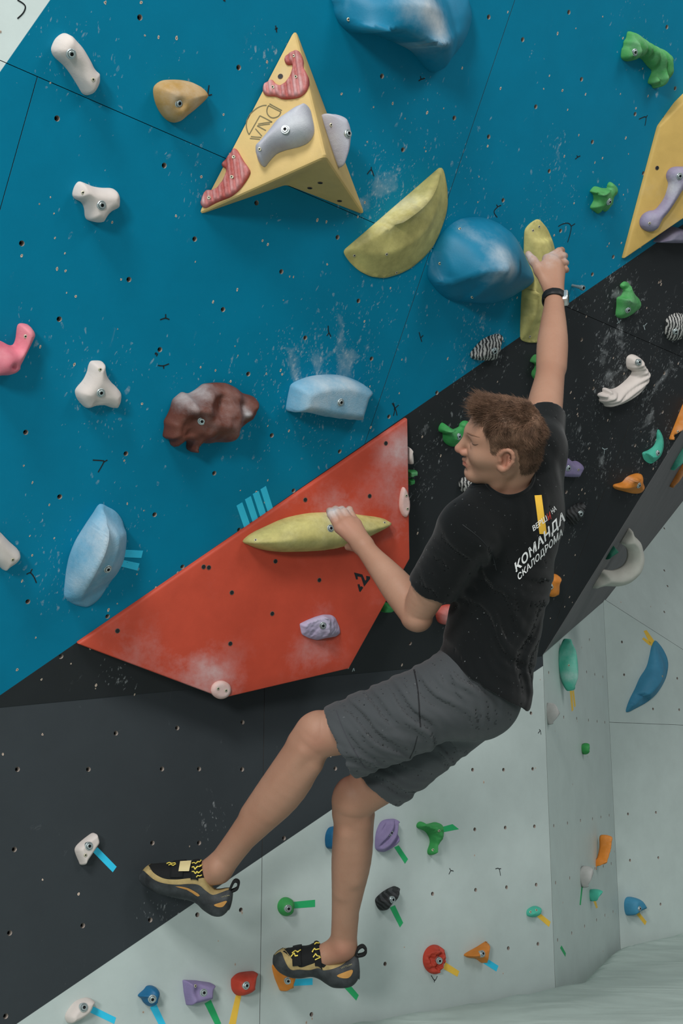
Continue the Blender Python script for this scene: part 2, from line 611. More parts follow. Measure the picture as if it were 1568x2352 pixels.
def wall_material(key, base, paints, rough=0.5, cstrength=0.55, mott=0.05, grain=0.0):
    """base paint + painted regions split along straight lines in board coordinates"""
    m = bpy.data.materials.new(key)
    nt, nd, lk, p = nodes(m)
    tc = N(nt, 'ShaderNodeTexCoord')
    co = tc.outputs['Object']
    sx = N(nt, 'ShaderNodeSeparateXYZ')
    lk.new(co, sx.inputs[0])
    cur = T(base)
    for (a, b, c), hexc in paints:
        s = mth(nt, 'ADD', mth(nt, 'ADD', mth(nt, 'MULTIPLY', sx.outputs[0], a), mth(nt, 'MULTIPLY', sx.outputs[1], b)), c)
        s = mth(nt, 'ADD', mth(nt, 'MULTIPLY', s, 900.0), 0.5, clamp=True)
        cur = mix(nt, s, cur, T(hexc))
    n = N(nt, 'ShaderNodeTexNoise', in_Scale=7.0, in_Detail=6.0, in_Roughness=0.65)
    lk.new(co, n.inputs['Vector'])
    hv = N(nt, 'ShaderNodeHueSaturation')
    if isinstance(cur, bpy.types.NodeSocket):
        lk.new(cur, hv.inputs['Color'])
    else:
        hv.inputs['Color'].default_value = cur
    r = N(nt, 'ShaderNodeMapRange', in_1=0.3, in_2=0.7, in_3=1 - mott, in_4=1 + mott)
    lk.new(n.outputs[0], r.inputs[0])
    lk.new(r.outputs[0], hv.inputs['Value'])
    cur = hv.outputs[0]
    if grain:
        mp = N(nt, 'ShaderNodeMapping')
        mp.inputs['Scale'].default_value = (1.2, 30, 1)
        lk.new(co, mp.inputs[0])
        g = N(nt, 'ShaderNodeTexNoise', in_Scale=5.0, in_Detail=5.0, in_Distortion=0.6)
        lk.new(mp.outputs[0], g.inputs['Vector'])
        rg = N(nt, 'ShaderNodeMapRange', in_1=0.35, in_2=0.75)
        lk.new(g.outputs[0], rg.inputs[0])
        cur = mix(nt, mth(nt, 'MULTIPLY', rg.outputs[0], grain), cur, (0.35, 0.34, 0.33, 1))
    # light scuffs everywhere
    sc = N(nt, 'ShaderNodeTexNoise', in_Scale=24.0, in_Detail=8.0, in_Roughness=0.75, in_Distortion=0.8)
    mp2 = N(nt, 'ShaderNodeMapping')
    mp2.inputs['Scale'].default_value = (1.0, 0.4, 1)
    lk.new(co, mp2.inputs[0])
    lk.new(mp2.outputs[0], sc.inputs['Vector'])
    rs = N(nt, 'ShaderNodeMapRange', in_1=0.64, in_2=0.82, in_3=0.0, in_4=0.14)
    lk.new(sc.outputs[0], rs.inputs[0])
    cur = mix(nt, rs.outputs[0], cur, CHALK)
    cur = chalk_layer(nt, cur, co, 30.0, cstrength, True, 0.97)
    lk.new(cur, p.inputs['Base Color'])
    p.inputs['Roughness'].default_value = rough
    p.inputs['Specular IOR Level'].default_value = 0.14
    b = N(nt, 'ShaderNodeBump', in_Strength=0.12, in_Distance=0.001)
    bn_ = N(nt, 'ShaderNodeTexNoise', in_Scale=420.0, in_Detail=2.0)
    lk.new(co, bn_.inputs['Vector'])
    lk.new(bn_.outputs[0], b.inputs['Height'])
    lk.new(b.outputs[0], p.inputs['Normal'])
    return m

PANELS = []
HR = 0.0066
def make_panel(parent, plane, poly, mat, holes=(), gap=0.0008, step=0.035, chips=0, nuts=True):
    poly = np.array(poly)
    if area2(poly) < 0:
        poly = poly[::-1]
    # inset by the joint
    P_ = [tuple(q) for q in poly]
    n = len(poly)
    for i in range(n):
        a, b, c = line(poly[i], poly[(i + 1) % n])
        P_ = clip(P_, a, b, c - gap)
    poly = np.array(P_)
    if len(poly) < 3:
        return None
    segs = []
    for i in range(len(poly)):
        p, q = poly[i], poly[(i + 1) % len(poly)]
        k = max(1, int(np.linalg.norm(q - p) / (step * 2)))
        segs += [p + (q - p) * t for t in np.linspace(0, 1, k, endpoint=False)]
    B = np.array(segs)
    nb = len(B)
    hs = []
    for h in holes:
        h = np.asarray(h)
        if inside(poly, h[None])[0] and segdist(h[None], poly, np.roll(poly, -1, 0))[0][0] > 0.012:
            if all(np.linalg.norm(h - g) > .02 for g in hs):
                hs.append(h)
    lo, hi = poly.min(0), poly.max(0)
    gx, gy = np.meshgrid(np.arange(lo[0], hi[0], step), np.arange(lo[1], hi[1], step))
    G = np.c_[gx.ravel(), gy.ravel()] + rng.normal(0, step * .08, (gx.size, 2))
    G = G[inside(poly, G)]
    if len(G):
        G = G[segdist(G, B, np.roll(B, -1, 0))[0] > step * .4]
        for h in hs:
            G = G[np.linalg.norm(G - h, axis=1) > HR * 2]
    pts = [B]
    ed = [(i, (i + 1) % nb) for i in range(nb)]
    b0 = nb
    k = 10
    ang = np.arange(k) / k * 2 * math.pi
    for h in hs:
        pts.append(h + HR * np.c_[np.cos(ang), np.sin(ang)])
        ed += [(b0 + i, b0 + (i + 1) % k) for i in range(k)]
        b0 += k
    pts.append(G)
    V2 = np.vstack(pts)
    r = delaunay_2d_cdt([Vector(q) for q in V2], ed, [], 1, 1e-7)
    vv = np.array([tuple(q) for q in r[0]])
    fc = np.array([f for f in r[2]])
    cen = vv[fc].mean(1)
    keep = np.ones(len(fc), bool)
    for h in hs:
        keep &= np.linalg.norm(cen - h, axis=1) > HR * .9
    fc = fc[keep]
    inv = {}
    for i, s in enumerate(r[3]):
        for q in s:
            inv[q] = i
    verts = [(x, y, 0.0) for x, y in vv]
    faces = [tuple(int(i) for i in f) for f in fc]
    mi = [0] * len(faces)
    def wallring(idx, zl, m_, flip):
        base = len(verts)
        for i in idx:
            verts.append((vv[i][0], vv[i][1], zl))
        L = len(idx)
        for i in range(L):
            j = (i + 1) % L
            f = (idx[j], idx[i], base + i, base + j)
            faces.append(f[::-1] if flip else f)
            mi.append(m_)
    wallring([inv[i] for i in range(nb)], -0.018, 1, False)
    q = nb
    for h in hs:
        wallring([inv[q + i] for i in range(k)][::-1], -0.013, 2, False)
        q += k
    me = mesh('panel', verts, faces, mi)
    o = link('panel', me, (mat, FRAME, WOOD))
    o.parent = parent
    PANELS.append((plane, me, np.array(verts)))
    for h in hs:
        t = bpy.data.objects.new('t_nut', TNUT)
        COL.objects.link(t)
        t.parent = o
        t.location = (h[0], h[1], 0)
    if chips:
        Apoly = abs(area2(poly))
        cnt = int(chips * Apoly)
        cv, cf, cm = [], [], []
        tries = 0
        while cnt > 0 and tries < 20000:
            tries += 1
            q_ = lo + rng.random(2) * (hi - lo)
            if not inside(poly, q_[None])[0]:
                continue
            cnt -= 1
            rr = rng.uniform(.0016, .0034)
            st = rng.uniform(1, 1.8)
            b_ = len(cv)
            m_ = 8
            for i in range(m_):
                a_ = 2 * math.pi * i / m_
                r_ = rr * rng.uniform(.75, 1.25)
                cv.append((q_[0] + r_ * math.cos(a_), q_[1] + r_ * st * math.sin(a_), .0004))
            for i in range(5):
                a_ = 2 * math.pi * i / 5
                cv.append((q_[0] + rr * .38 * math.cos(a_), q_[1] + rr * .38 * math.sin(a_), .0006))
            cf.append(tuple(range(b_, b_ + m_))); cm.append(0)
            cf.append(tuple(range(b_ + m_, b_ + m_ + 5))); cm.append(1)
        if cv:
            s = link('screw_chips', mesh('screw_chips', cv, cf, cm), (CHIPM, DARK))
            s.parent = o
            s['kind'] = 'stuff'
            s['label'] = 'old screw holes and chipped paint'
    return o
CHIPM = M('chipped_plywood', '#ad9c8e', 0.85, 0.3, 0.0, chalk=0, vscale=120)
FRAME = M('frame_timber', '#3a3633', 0.8, 0.2, 0.1, chalk=0)

def backing(name, plane, poly, label):
    poly = np.array(poly)
    if area2(poly) < 0:
        poly = poly[::-1]
    n = len(poly)
    v = [(x, y, -.0185) for x, y in poly] + [(x, y, -.06) for x, y in poly]
    f = [tuple(range(n)), tuple(range(2 * n - 1, n - 1, -1))] + [((i + 1) % n, i, n + i, n + (i + 1) % n) for i in range(n)]
    o = link(name, mesh(name, v, f), (FRAME,), None, False, plane.mat())
    o['kind'] = 'structure'
    o['label'] = label
    return o
def pline(plane, a, b):               # half plane in board coords through two photo pixels
    return line(plane.uv(*a), plane.uv(*b))
def ext(p, q, t):
    return (p[0] + (q[0] - p[0]) * t, p[1] + (q[1] - p[1]) * t)

# ---- overhanging blue / black wall
fa, fb = BLUE.uv(-60, 1631), BLUE.uv(1245, 1507)
ea, eb = BLUE.uv(1250, 1500), BLUE.uv(1568, 985)
fL = ext(fa, fb, -0.45)
eT = ext(ea, eb, 2.6)
top_v = BLUE.uv(400, 0)[1] + 0.9
lft_u = BLUE.uv(0, 900)[0] - 0.55
wall_poly = [(lft_u, fL[1]), fb, tuple(ea), eT, (lft_u, eT[1])]
wall_poly = [(lft_u, fa[1] + (fb[1] - fa[1]) * (lft_u - fa[0]) / (fb[0] - fa[0])), tuple(fb), tuple(eT), (lft_u, eT[1])]
wall_poly = clip(wall_poly, 0, -1, top_v)
W_OVER = backing('wall_left', BLUE, wall_poly, 'overhanging climbing wall painted blue and black')
blk = pline(BLUE, (1290, 707), (0, 1597))
if blk[0] * BLUE.uv(1500, 900)[0] + blk[1] * BLUE.uv(1500, 900)[1] + blk[2] < 0:
    blk = tuple(-x for x in blk)
wht = pline(BLUE, (115, 0), (0, 165))
if wht[0] * BLUE.uv(10, 10)[0] + wht[1] * BLUE.uv(10, 10)[1] + wht[2] < 0:
    wht = tuple(-x for x in wht)
MBLUE = wall_material('overhang_paint', '#006582', [(blk, '#232628'), (wht, '#bcc7c5')], 0.48)
ua = np.mean([BLUE.uv(85, 180)[0], BLUE.uv(0, 480)[0]])
ub = np.mean([BLUE.uv(1185, 0)[0], BLUE.uv(903, 817)[0]])
uc = np.mean([BLUE.uv(1507, 808)[0], BLUE.uv(1394, 1110)[0], BLUE.uv(1248, 1503)[0]])
vs = np.mean([BLUE.uv(200, 230)[1], BLUE.uv(500, 355)[1], BLUE.uv(1300, 702)[1]])
BH = [(131, 272), (377, 380), (447, 549), (296, 642), (136, 733), (512, 711), (50, 559), (646, 624), (321, 40), (548, 155), (367, 803), (570, 859),
      (624, 1000), (59, 993), (289, 1042), (492, 1087), (137, 1141), (589, 466), (775, 545), (877, 175), (1043, 271), (925, 344), (1122, 39), (1122, 314),
      (1200, 91), (1306, 28), (1335, 182), (1230, 245), (1360, 326), (1261, 393), (1458, 262), (1550, 203), (1531, 62), (1477, 398), (1287, 530),
      (1155, 460), (1408, 590), (823, 691), (701, 776), (780, 1037), (355, 1182), (64, 1382), (419, 1302), (674, 1127), (140, 1508), (247, 1416), (1233, 1000),
      (853, 824), (549, 1217), (893, 957), (1525, 857), (1362, 892), (1521, 946), (1516, 646), (1335, 780), (1360, 630), (1003, 902), (958, 1600), (942, 1478), (1458, 1023), (1300, 1130), (910, 1010)]
bholes = [BLUE.uv(*q) for q in BH]
for (u0, u1, v0, v1) in ((-9, ua, -9, vs), (ua, ub, -9, vs), (ub, uc, -9, vs), (uc, 9, -9, vs), (-9, ub - 2.44, vs, 9), (ub - 2.44, ub, vs, 9), (ub, ub + 2.44, vs, 9), (ub + 2.44, 9, vs, 9)):
    p = clip(clip(clip(clip(wall_poly, 1, 0, -u0), -1, 0, u1), 0, 1, -v0), 0, -1, v1)
    if len(p) > 2:
        make_panel(W_OVER, BLUE, p, MBLUE, bholes, chips=58)

# ---- kick board below
k0 = KICK.uv(-60, 1631); k1 = KICK.uv(1245, 1507)
kl = k0[0] - 0.55
zb = -0.35 - HC
kr = KICK.uv(1256, 1766)[0]
ktop = lambda u: k0[1] + (k1[1] - k0[1]) * (u - k0[0]) / (k1[0] - k0[0])
kick_poly = [(kl, zb), (kr, zb), (kr, ktop(kr) + .01), (kl, ktop(kl))]
W_KICK = backing('wall_lower', KICK, kick_poly, 'upright kick wall painted dark grey and light grey')
dk = pline(KICK, (820, 1820), (38, 2352))
if dk[0] * KICK.uv(200, 1800)[0] + dk[1] * KICK.uv(200, 1800)[1] + dk[2] < 0:
    dk = tuple(-x for x in dk)
MKICK = wall_material('kick_paint', '#98a3a1', [(dk, '#2b3033')], 0.5, 0.5)
KH = [(40, 1767), (203, 1767), (266, 1684), (372, 1766), (407, 1672), (457, 1766), (556, 1767), (557, 1659), (33, 1951), (189, 1951), (350, 1936), (457, 1936), (22, 2143),
      (190, 2126), (345, 2113), (453, 2101), (553, 2090), (652, 1925), (770, 1765), (1085, 1768), (1156, 1768), (1223, 1766), (1090, 1905), (1160, 1901), (1227, 1898), (993, 2053),
      (1092, 2044), (1163, 2038), (1231, 2032), (884, 2214), (1167, 2178), (1235, 2168), (13, 2334), (1219, 1638), (690, 1762), (715, 2330), (948, 1770)]
ks = np.mean([KICK.uv(604, 1600)[0], KICK.uv(600, 2300)[0]])
for u0, u1 in ((-9, ks), (ks, 9)):
    p = clip(clip(kick_poly, 1, 0, -u0), -1, 0, u1)
    make_panel(W_KICK, KICK, p, MKICK, [KICK.uv(*q) for q in KH], chips=22)

# ---- receding wall and far wall
r_b = REC.uv(1253, 1500); r_k = REC.uv(1390, 1378)
ru2 = REC.uv(1404, 1766)[0]
rec_poly = [(0, zb), (ru2, zb), (ru2, r_k[1] + (r_k[1] - r_b[1]) / (r_k[0] - r_b[0]) * (ru2 - r_k[0])), (0, r_b[1] - (r_k[1] - r_b[1]) / (r_k[0] - r_b[0]) * r_b[0] + .02)]
W_REC = backing('wall_recess', REC, rec_poly, 'pale grey wall turning away behind the climber')
MGREY = wall_material('grey_paint', '#9fabA8', [], 0.5, 0.4)
rh = [REC.uv(*q) for q in cr('D7', '929 165 997 152 1061 139 1121 131 1162 122 1203 113 938 447 1008 424 1132 378 1174 366 1213 352 948 730 1018 696 1082 662 1141 631 1182 608 1222 590')]
rh += [REC.uv(*q) for q in cr('D4', '268 1832 560 1826 623 1845 686 1864 384 2175 484 2185 575 2198 641 2208 700 2215 582 1577')]
make_panel(W_REC, REC, rec_poly, MGREY, rh, chips=8)
f_k = FAR.uv(1390, 1378); f_1 = FAR.uv(1568, 1492)
fr = f_k[0] + 2.6
slope = (f_1[1] - f_k[1]) / (f_1[0] - f_k[0])
fr = min(fr, f_1[0] + (zb + .5 - f_1[1]) / slope)
far_poly = [(0, zb), (fr, zb), (fr, f_1[1] + slope * (fr - f_1[0])), (0, f_k[1] - slope * f_k[0])]
W_FAR = backing('wall_back', FAR, far_poly, 'far pale grey wall')
fv = FAR.uv(1480, 1662)[1]
fh = [FAR.uv(*q) for q in cr('D7', '1296 107 1434 99 1306 336 1446 323 1457 553')] + [FAR.uv(*q) for q in cr('D4', '833 1595 850 1848 1260 1876 1073 2112 1275 2118')]
for s, c in ((1, -fv), (-1, fv)):
    p = clip(far_poly, 0, s, c)
    make_panel(W_FAR, FAR, p, MGREY, fh, chips=6)
g_1 = FAR4.uv(1568, 1492); g_s = FAR4.uv(1568, 1150)
far4_poly = [(0, 0), tuple(ext((0, 0), g_1, 2.6)), tuple(np.array(ext((0, 0), g_1, 2.6)) + np.array(g_s) * 2.2), tuple(np.array(g_s) * 2.2)]
W_F4 = backing('wall_right', FAR4, far4_poly, 'grey overhanging wall at the right')
make_panel(W_F4, FAR4, far4_poly, MGREY, [FAR4.uv(*q) for q in cr('D4', '1160 718 1160 1043 1160 1363 1185 1163')], chips=8)
# ---- side of the overhang
s_0 = SIDE.uv(1222, 1522); s_e = SIDE.uv(1568, 985); s_k = SIDE.uv(1390, 1378); s_r = SIDE.uv(1568, 1150)
side_poly = [(0, 0), tuple(np.array(s_e) * 2.4), tuple(np.array(s_k) + (np.array(s_r) - np.array(s_k)) * 2.2), tuple(s_k)]
if area2(np.array(side_poly)) < 0:
    side_poly = side_poly[::-1]
W_SIDE = backing('wall_side', SIDE, side_poly, 'dark brown-grey plywood side of the overhang')
MSIDE = wall_material('side_paint', '#565557', [], 0.6, 0.3, 0.08, grain=0.25)
def tri_panel(parent, plane, poly, mat):
    poly = np.array(poly)
    n = len(poly)
    v = [(x, y, 0) for x, y in poly] + [(x, y, -.018) for x, y in poly]
    f = [tuple(range(n))] + [((i + 1) % n, i, n + i, n + (i + 1) % n) for i in range(n)]
    o = link('panel', mesh('panel', v, f), (mat,))
    o.parent = parent
    return o
tri_panel(W_SIDE, SIDE, side_poly, MSIDE)

# ---- marker strokes on the boards
INK = M('marker_ink', '#14181b', 0.7, 0.1, 0, chalk=0)
CHK = M('chalk_pen', '#93a0a3', 0.8, 0.2, 0, chalk=0)
BM = [('C6', '1242 135 1242 165'), ('C6', '1200 178 1240 166 1270 176'), ('C6', '1183 520 1225 523 1267 508'), ('C6', '1226 523 1228 545'), ('C6', '1172 422 1163 435 1180 433 1172 452'),
      ('C6', '695 1230 765 1235 778 1245 735 1322'), ('C6', '778 1245 805 1230'), ('C7', '1157 22 1160 60 1175 92'), ('C7', '1160 70 1148 88'), ('C5', '232 112 258 84 275 125'), ('C5', '258 65 258 84'),
      ('C5', '1068 390 1050 365 1050 345 1072 322 1093 312'), ('C5', '1072 322 1063 308'), ('C5', '565 1128 575 1165 583 1190'), ('C5', '575 1165 592 1148'),
      ('C5', '1460 448 1490 432 1525 428 1543 450 1535 500 1520 550'), ('C5', '1543 447 1568 430'), ('C4', '980 1005 1030 985 1040 1000 1030 1060'), ('C4', '1038 995 1052 972'),
      ('C4', '442 1343 465 1325 485 1315'), ('C4', '465 1325 455 1312'), ('C4', '1185 985 1205 1000 1228 970'), ('C4', '1205 1000 1200 1020'), ('C4', '1322 855 1322 895'), ('C4', '1307 900 1335 890'),
      ('C3', '705 548 712 570 738 563'), ('C3', '712 570 692 583'), ('C2', '705 65 712 95 714 120'), ('C2', '700 95 722 85'), ('D1', '183 600 210 590 235 620 252 660'), ('D1', '210 590 222 563'),
      ('C7', '1568 520 1590 560 1600 600'), ('C1', '1447 590 1440 655 1467 655'), ('C1', '120 0 160 25 175 50 160 90 120 130'), ('C1', '1545 0 1560 8'), ('PX', '903 925 906 940 903 955'), ('PX', '904 940 915 930')]
for i, (c, s) in enumerate(BM):
    marks('marker_stroke', BLUE, [cr(c, s)], 0.0030, INK, W_OVER)
for c, s in [('C8', '775 1740 800 1755 830 1745'), ('C8', '800 1755 795 1800'), ('C8', '925 478 935 505 945 520'), ('C8', '920 525 960 490'), ('C8', '1180 540 1195 585'), ('C8', '1190 545 1215 520'), ('D2', '1030 1890 1040 1865 1045 1885')]:
    marks('chalk_stroke', BLUE, [cr(c, s)], 0.0028, CHK, W_OVER)
for c, s in [('D7', '410 405 420 388 433 390'), ('D7', '420 388 413 375'), ('D7', '640 378 658 378 665 412'), ('D7', '658 378 668 377'), ('D7', '322 905 340 930 353 908'), ('D7', '338 925 338 940'),
             ('D4', '185 2300 203 2278'), ('D4', '203 2278 193 2270'), ('D4', '203 2278 208 2310')]:
    marks('marker_stroke', KICK, [cr(c, s)], 0.0026, INK, W_KICK)

# ---- floor and crash mat
MATM = M('mat_canvas', '#94a29d', 0.7, 0.06, 0.25, 500, 0.25, chalk=0.3, vscale=5)
fz = Plane((0, 0, 0.072), (1, 0, 0), (0, 0, 1))
fl = link('floor', mesh('floor', [(-6, -3, -.35), (7, -3, -.35), (7, 9, -.35), (-6, 9, -.35)], [(0, 1, 2, 3)]), (M('floor_grey', '#5d6663', 0.8, 0.1, 0.1, chalk=0),))
fl['kind'] = 'structure'
def mat_creases(m):
    nt, nd, lk, p = nodes(m)
    tc = N(nt, 'ShaderNodeTexCoord')
    mp = N(nt, 'ShaderNodeMapping')
    mp.inputs['Rotation'].default_value = (0, 0, -.55)
    mp.inputs['Scale'].default_value = (1.0, 1.9, 1)
    lk.new(tc.outputs['Object'], mp.inputs[0])
    n = N(nt, 'ShaderNodeTexNoise', in_Scale=2.2, in_Detail=2.0, in_Roughness=.45, in_Distortion=1.4)
    lk.new(mp.outputs[0], n.inputs['Vector'])
    b = N(nt, 'ShaderNodeBump', in_Strength=.4, in_Distance=.04)
    lk.new(n.outputs[0], b.inputs['Height'])
    lk.new(b.outputs[0], p.inputs['Normal'])
mat_creases(MATM)
def make_mat():
    L0 = KICK.w(kl, 0)[:2] + kn[:2] * .006
    edge = [L0, KICK.hit(1335, 2249)[:2] + kn[:2] * .006, fz.hit(1352, 2236)[:2], fz.hit(1418, 2174)[:2], fz.hit(1568, 2140)[:2]]
    e2 = edge[-1] + (edge[-1] - edge[-2]) * 1.2
    poly = np.array(edge + [e2, (e2[0] + .3, 0.2), (-2.6, 0.2), (-2.6, L0[1])])
    if area2(poly) < 0:
        poly = poly[::-1]
    B = resample(poly, 260)
    st = .035
    lo, hi = poly.min(0), poly.max(0)
    gx, gy = np.meshgrid(np.arange(lo[0], hi[0], st), np.arange(lo[1], hi[1], st))
    G = np.c_[gx.ravel(), gy.ravel()]
    G = G[inside(B, G)]
    d = segdist(G, B, np.roll(B, -1, 0))[0]
    G, d = G[d > st * .5], d[d > st * .5]
    from mathutils import noise as mn
    V2 = np.vstack([B, G])
    r = delaunay_2d_cdt([Vector(q) for q in V2], [(i, (i + 1) % len(B)) for i in range(len(B))], [], 1, 1e-7)
    vv = np.array([tuple(q) for q in r[0]])
    dd = np.r_[np.zeros(len(B)), d]
    dv = np.array([dd[s[0]] if len(s) else 0 for s in r[3]])
    z = []
    for (x, y), e in zip(vv, dv):
        f1 = mn.noise(Vector((x * 1.1 + y * .5, y * 4.5 - x * 2.2, 0))) * .012 + mn.noise(Vector((x * 2.2, y * 9 - x * 4.5, 3))) * .006
        f1 += .012 * math.exp(-((y - .55 * x - 3.05 + .05 * math.sin(x * 6)) / .03) ** 2) + .010 * math.exp(-((y - .35 * x - 2.55 + .04 * math.sin(x * 5)) / .03) ** 2)
        z.append(.072 - .014 * math.exp(-e / .008) + f1 * min(1, e / .08))
    vts = np.c_[vv, z]
    fcs = [tuple(f) for f in r[2]]
    bi = [k for k, s in enumerate(r[3]) if len(s) and min(s) < len(B)]
    bi.sort(key=lambda k: min(r[3][k]))
    b0 = len(vts)
    vts = np.vstack([vts, np.c_[vv[bi], np.full(len(bi), -.345)]])
    n = len(bi)
    fcs += [(bi[(i + 1) % n], bi[i], b0 + i, b0 + (i + 1) % n) for i in range(n)]
    o = link('crash_mat', mesh('crash_mat', vts, fcs), (MATM,), None, True)
    tag(o, 'thick grey-green canvas crash mat on the floor below the wall', 'mat')
make_mat()

# ------------------------------------------------------------------ volumes (big screwed-on shapes)
def volume(name, label, cat, plane, pts3, faces, mat, bevel=0.010, seg=3, skip=(), chalkfn=None):
    pts3 = np.array(pts3)
    org = pts3.mean(0)
    org = org - plane.n * ((org - plane.o) @ plane.n)
    loc = np.c_[(pts3 - org) @ plane.u, (pts3 - org) @ plane.v, (pts3 - org) @ plane.n]
    bm = bmesh.new()
    vs_ = [bm.verts.new(q) for q in loc]
    for f in faces:
        bm.faces.new([vs_[i] for i in f])
    bmesh.ops.recalc_face_normals(bm, faces=bm.faces)
    eds = [e for e in bm.edges if not all(v.co.z < .003 for v in e.verts)]
    bmesh.ops.bevel(bm, geom=eds, offset=bevel, segments=seg, profile=.5, affect='EDGES')
    bmesh.ops.triangulate(bm, faces=[f for f in bm.faces if len(f.verts) > 4])
    for _ in range(4):
        le = [e for e in bm.edges if e.calc_length() > .05]
        if not le:
            break
        bmesh.ops.subdivide_edges(bm, edges=le, cuts=1)
        bmesh.ops.triangulate(bm, faces=[f for f in bm.faces if len(f.verts) > 4])
    me = bpy.data.meshes.new(name)
    bm.to_mesh(me)
    bm.free()
    co = np.array([tuple(v.co) for v in me.vertices])
    wco = org + co[:, :1] * plane.u + co[:, 1:2] * plane.v + co[:, 2:] * plane.n
    if chalkfn:
        attr(me, 'chalk', chalkfn(wco))
    o = link(name, me, (mat,), None, True, plane.mat(org))
    for p_ in me.polygons:
        p_.use_smooth = False
    try:
        me.set_sharp_from_angle(angle=math.radians(25))
        me.polygons.foreach_set('use_smooth', [True] * len(me.polygons))
    except Exception:
        pass
    return tag(o, label, cat), wco
def tri_plane(a, b, c):
    n = np.cross(b - a, c - a)
    if n @ (CAM - a) < 0:
        n = -n
    return Plane(a, b - a, n)
def spots(lst):
    """chalk dust spots: (pixel x, y, radius px, amount) -> function of world points"""
    def fn(w):
        q = w - CAM
        z = q[:, 1] * CP + q[:, 2] * SP
        x = CX + F * q[:, 0] / z
        y = CY - F * (-q[:, 1] * SP + q[:, 2] * CP) / z
        r = np.full(len(w), .05)
        for a, b, s, m in lst:
            r += m * np.exp(-((x - a) ** 2 + (y - b) ** 2) / (s * s))
        return np.clip(r, 0, 1.2)
    return fn

# yellow arrowhead volume
VY = M('volume_yellow', '#a58e5a', 0.6, 0.06, 0.1, 300, chalk=0.5, cscale=30)
T_, L_, N_, R_ = (BLUE.hit(*q, .002) for q in ((678, 66), (455, 494), (657, 424), (838, 494)))
A_ = BLUE.hit(750, 362, .19)
vol, _ = volume('arrow_volume', 'yellow arrowhead-shaped plywood volume on the blue wall', 'volume', BLUE, [T_, L_, N_, R_, A_],
             [(0, 1, 4), (0, 4, 3), (4, 1, 2), (4, 2, 3), (0, 3, 2, 1)], VY, 0.011,
             chalkfn=spots([(600, 300, 60, .3), (650, 180, 40, .6), (510, 430, 50, .5), (745, 350, 30, .4), (700, 420, 30, .2)]))
FY1, FY2 = tri_plane(T_, L_, A_), tri_plane(T_, A_, R_)
FYB = tri_plane(A_, N_, R_)
MY = _M['volume_yellow']
GREYINK = M('worn_logo_ink', '#5f583f', 0.8, 0.2, 0, chalk=0)
LOGO = ['680 290 560 300 400 370 250 490 130 620 80 800 75 930 110 1080 160 1170', '160 1165 320 880 480 600', '480 600 660 690 845 790', '845 790 640 815 425 850', '400 905 600 870 780 850', '400 905 540 980 660 1045',
        '345 990 440 1100 540 1215', '210 1225 350 1240 520 1250', '180 1280 330 1295 480 1310', '770 245 950 345 1140 445', '740 295 920 390 1110 485', '740 295 700 380 690 480 720 570 790 640 870 665 960 650 1050 600 1110 490', '60 560 130 600']
def sub_marks(name, plane, strokes, wid, mat, parent, h=.0008):
    V, Fc = [], []
    for s in strokes:
        v, f = stroke(plane, s, wid, h)
        b = len(V)
        V += v
        Fc += [tuple(b + i for i in q) for q in f]
    W = np.array([plane.w(*q) for q in V])
    inv = np.array(parent.matrix_world.inverted())
    Lc = W @ inv[:3, :3].T + inv[:3, 3]
    o = link(name, mesh(name, Lc, Fc), (mat,))
    o.parent = parent
    return o
bpy.context.view_layer.update()
lg = sub_marks('printed_logo', FY1, [cr('L2', s) for s in LOGO], .0028, GREYINK, vol, .0006)
lg['label'] = 'worn grey outline letters DNA'
RED_H = M('hold_red_grooved', '#983b33', 0.6, 0.2, 0.2, chalk=0.9, cscale=50)
make_hold('jib_hold', 'red grooved screw-on hold near the tip of the yellow arrowhead volume', 'climbing hold', FY1,
          cr('C2', '870 262 830 275 785 310 778 350 800 382 840 385 835 420 810 480 770 525 745 540 710 530 690 505 665 500 620 525 605 560 610 605 640 630 710 635 760 655 830 655 900 640 950 600 970 540 968 480 945 430 930 400 925 340 905 285'),
          .016, RED_H, w=.35, groove=(2.2, 210, .006), chalk=.55, screws=cr('C2', '850 308 866 475 683 558'), splat=0)
make_hold('jib_hold', 'red grooved screw-on hold at the left corner of the yellow arrowhead volume', 'climbing hold', FY1,
          cr('C2', '370 1050 340 1085 300 1140 275 1175 285 1200 310 1215 300 1260 260 1330 210 1375 150 1380 125 1420 105 1480 120 1515 150 1525 200 1500 240 1480 290 1460 350 1435 410 1390 460 1330 505 1250 495 1210 460 1160 430 1110 400 1060'),
          .016, RED_H, w=.35, groove=(2.2, 210, .006), chalk=.5, screws=cr('C2', '370 1117 355 1277 173 1443'), splat=0)
LILG = M('hold_grey_lilac', '#8b8996', 0.65, 0.07, 0.25, chalk=0.7, cscale=60, hex2='#93959d')
make_hold('sloper_hold', 'grey-lilac curved hold bolted on the front of the yellow arrowhead volume', 'climbing hold', FY1,
          cr('C2', '930 700 870 715 800 760 720 820 640 920 590 980 555 1030 548 1070 570 1150 600 1190 625 1195 660 1150 720 1090 800 1060 900 1035 970 1000 1010 940 1015 880 1000 800 985 740 965 705'),
          .055, LILG, w=.75, chalk=.5, bolts=cr('C2', '784 897'), screws=cr('C2', '578 1055'), chalkspots=[(690, 280, 40, .5)], splat=0)
o4 = FY2.hit(*cr('C2', '1130 960')[0])
PD = Plane(o4, T_ - R_, unit(FY2.n) * 1.0 + unit(CAM - o4) * 1.0)
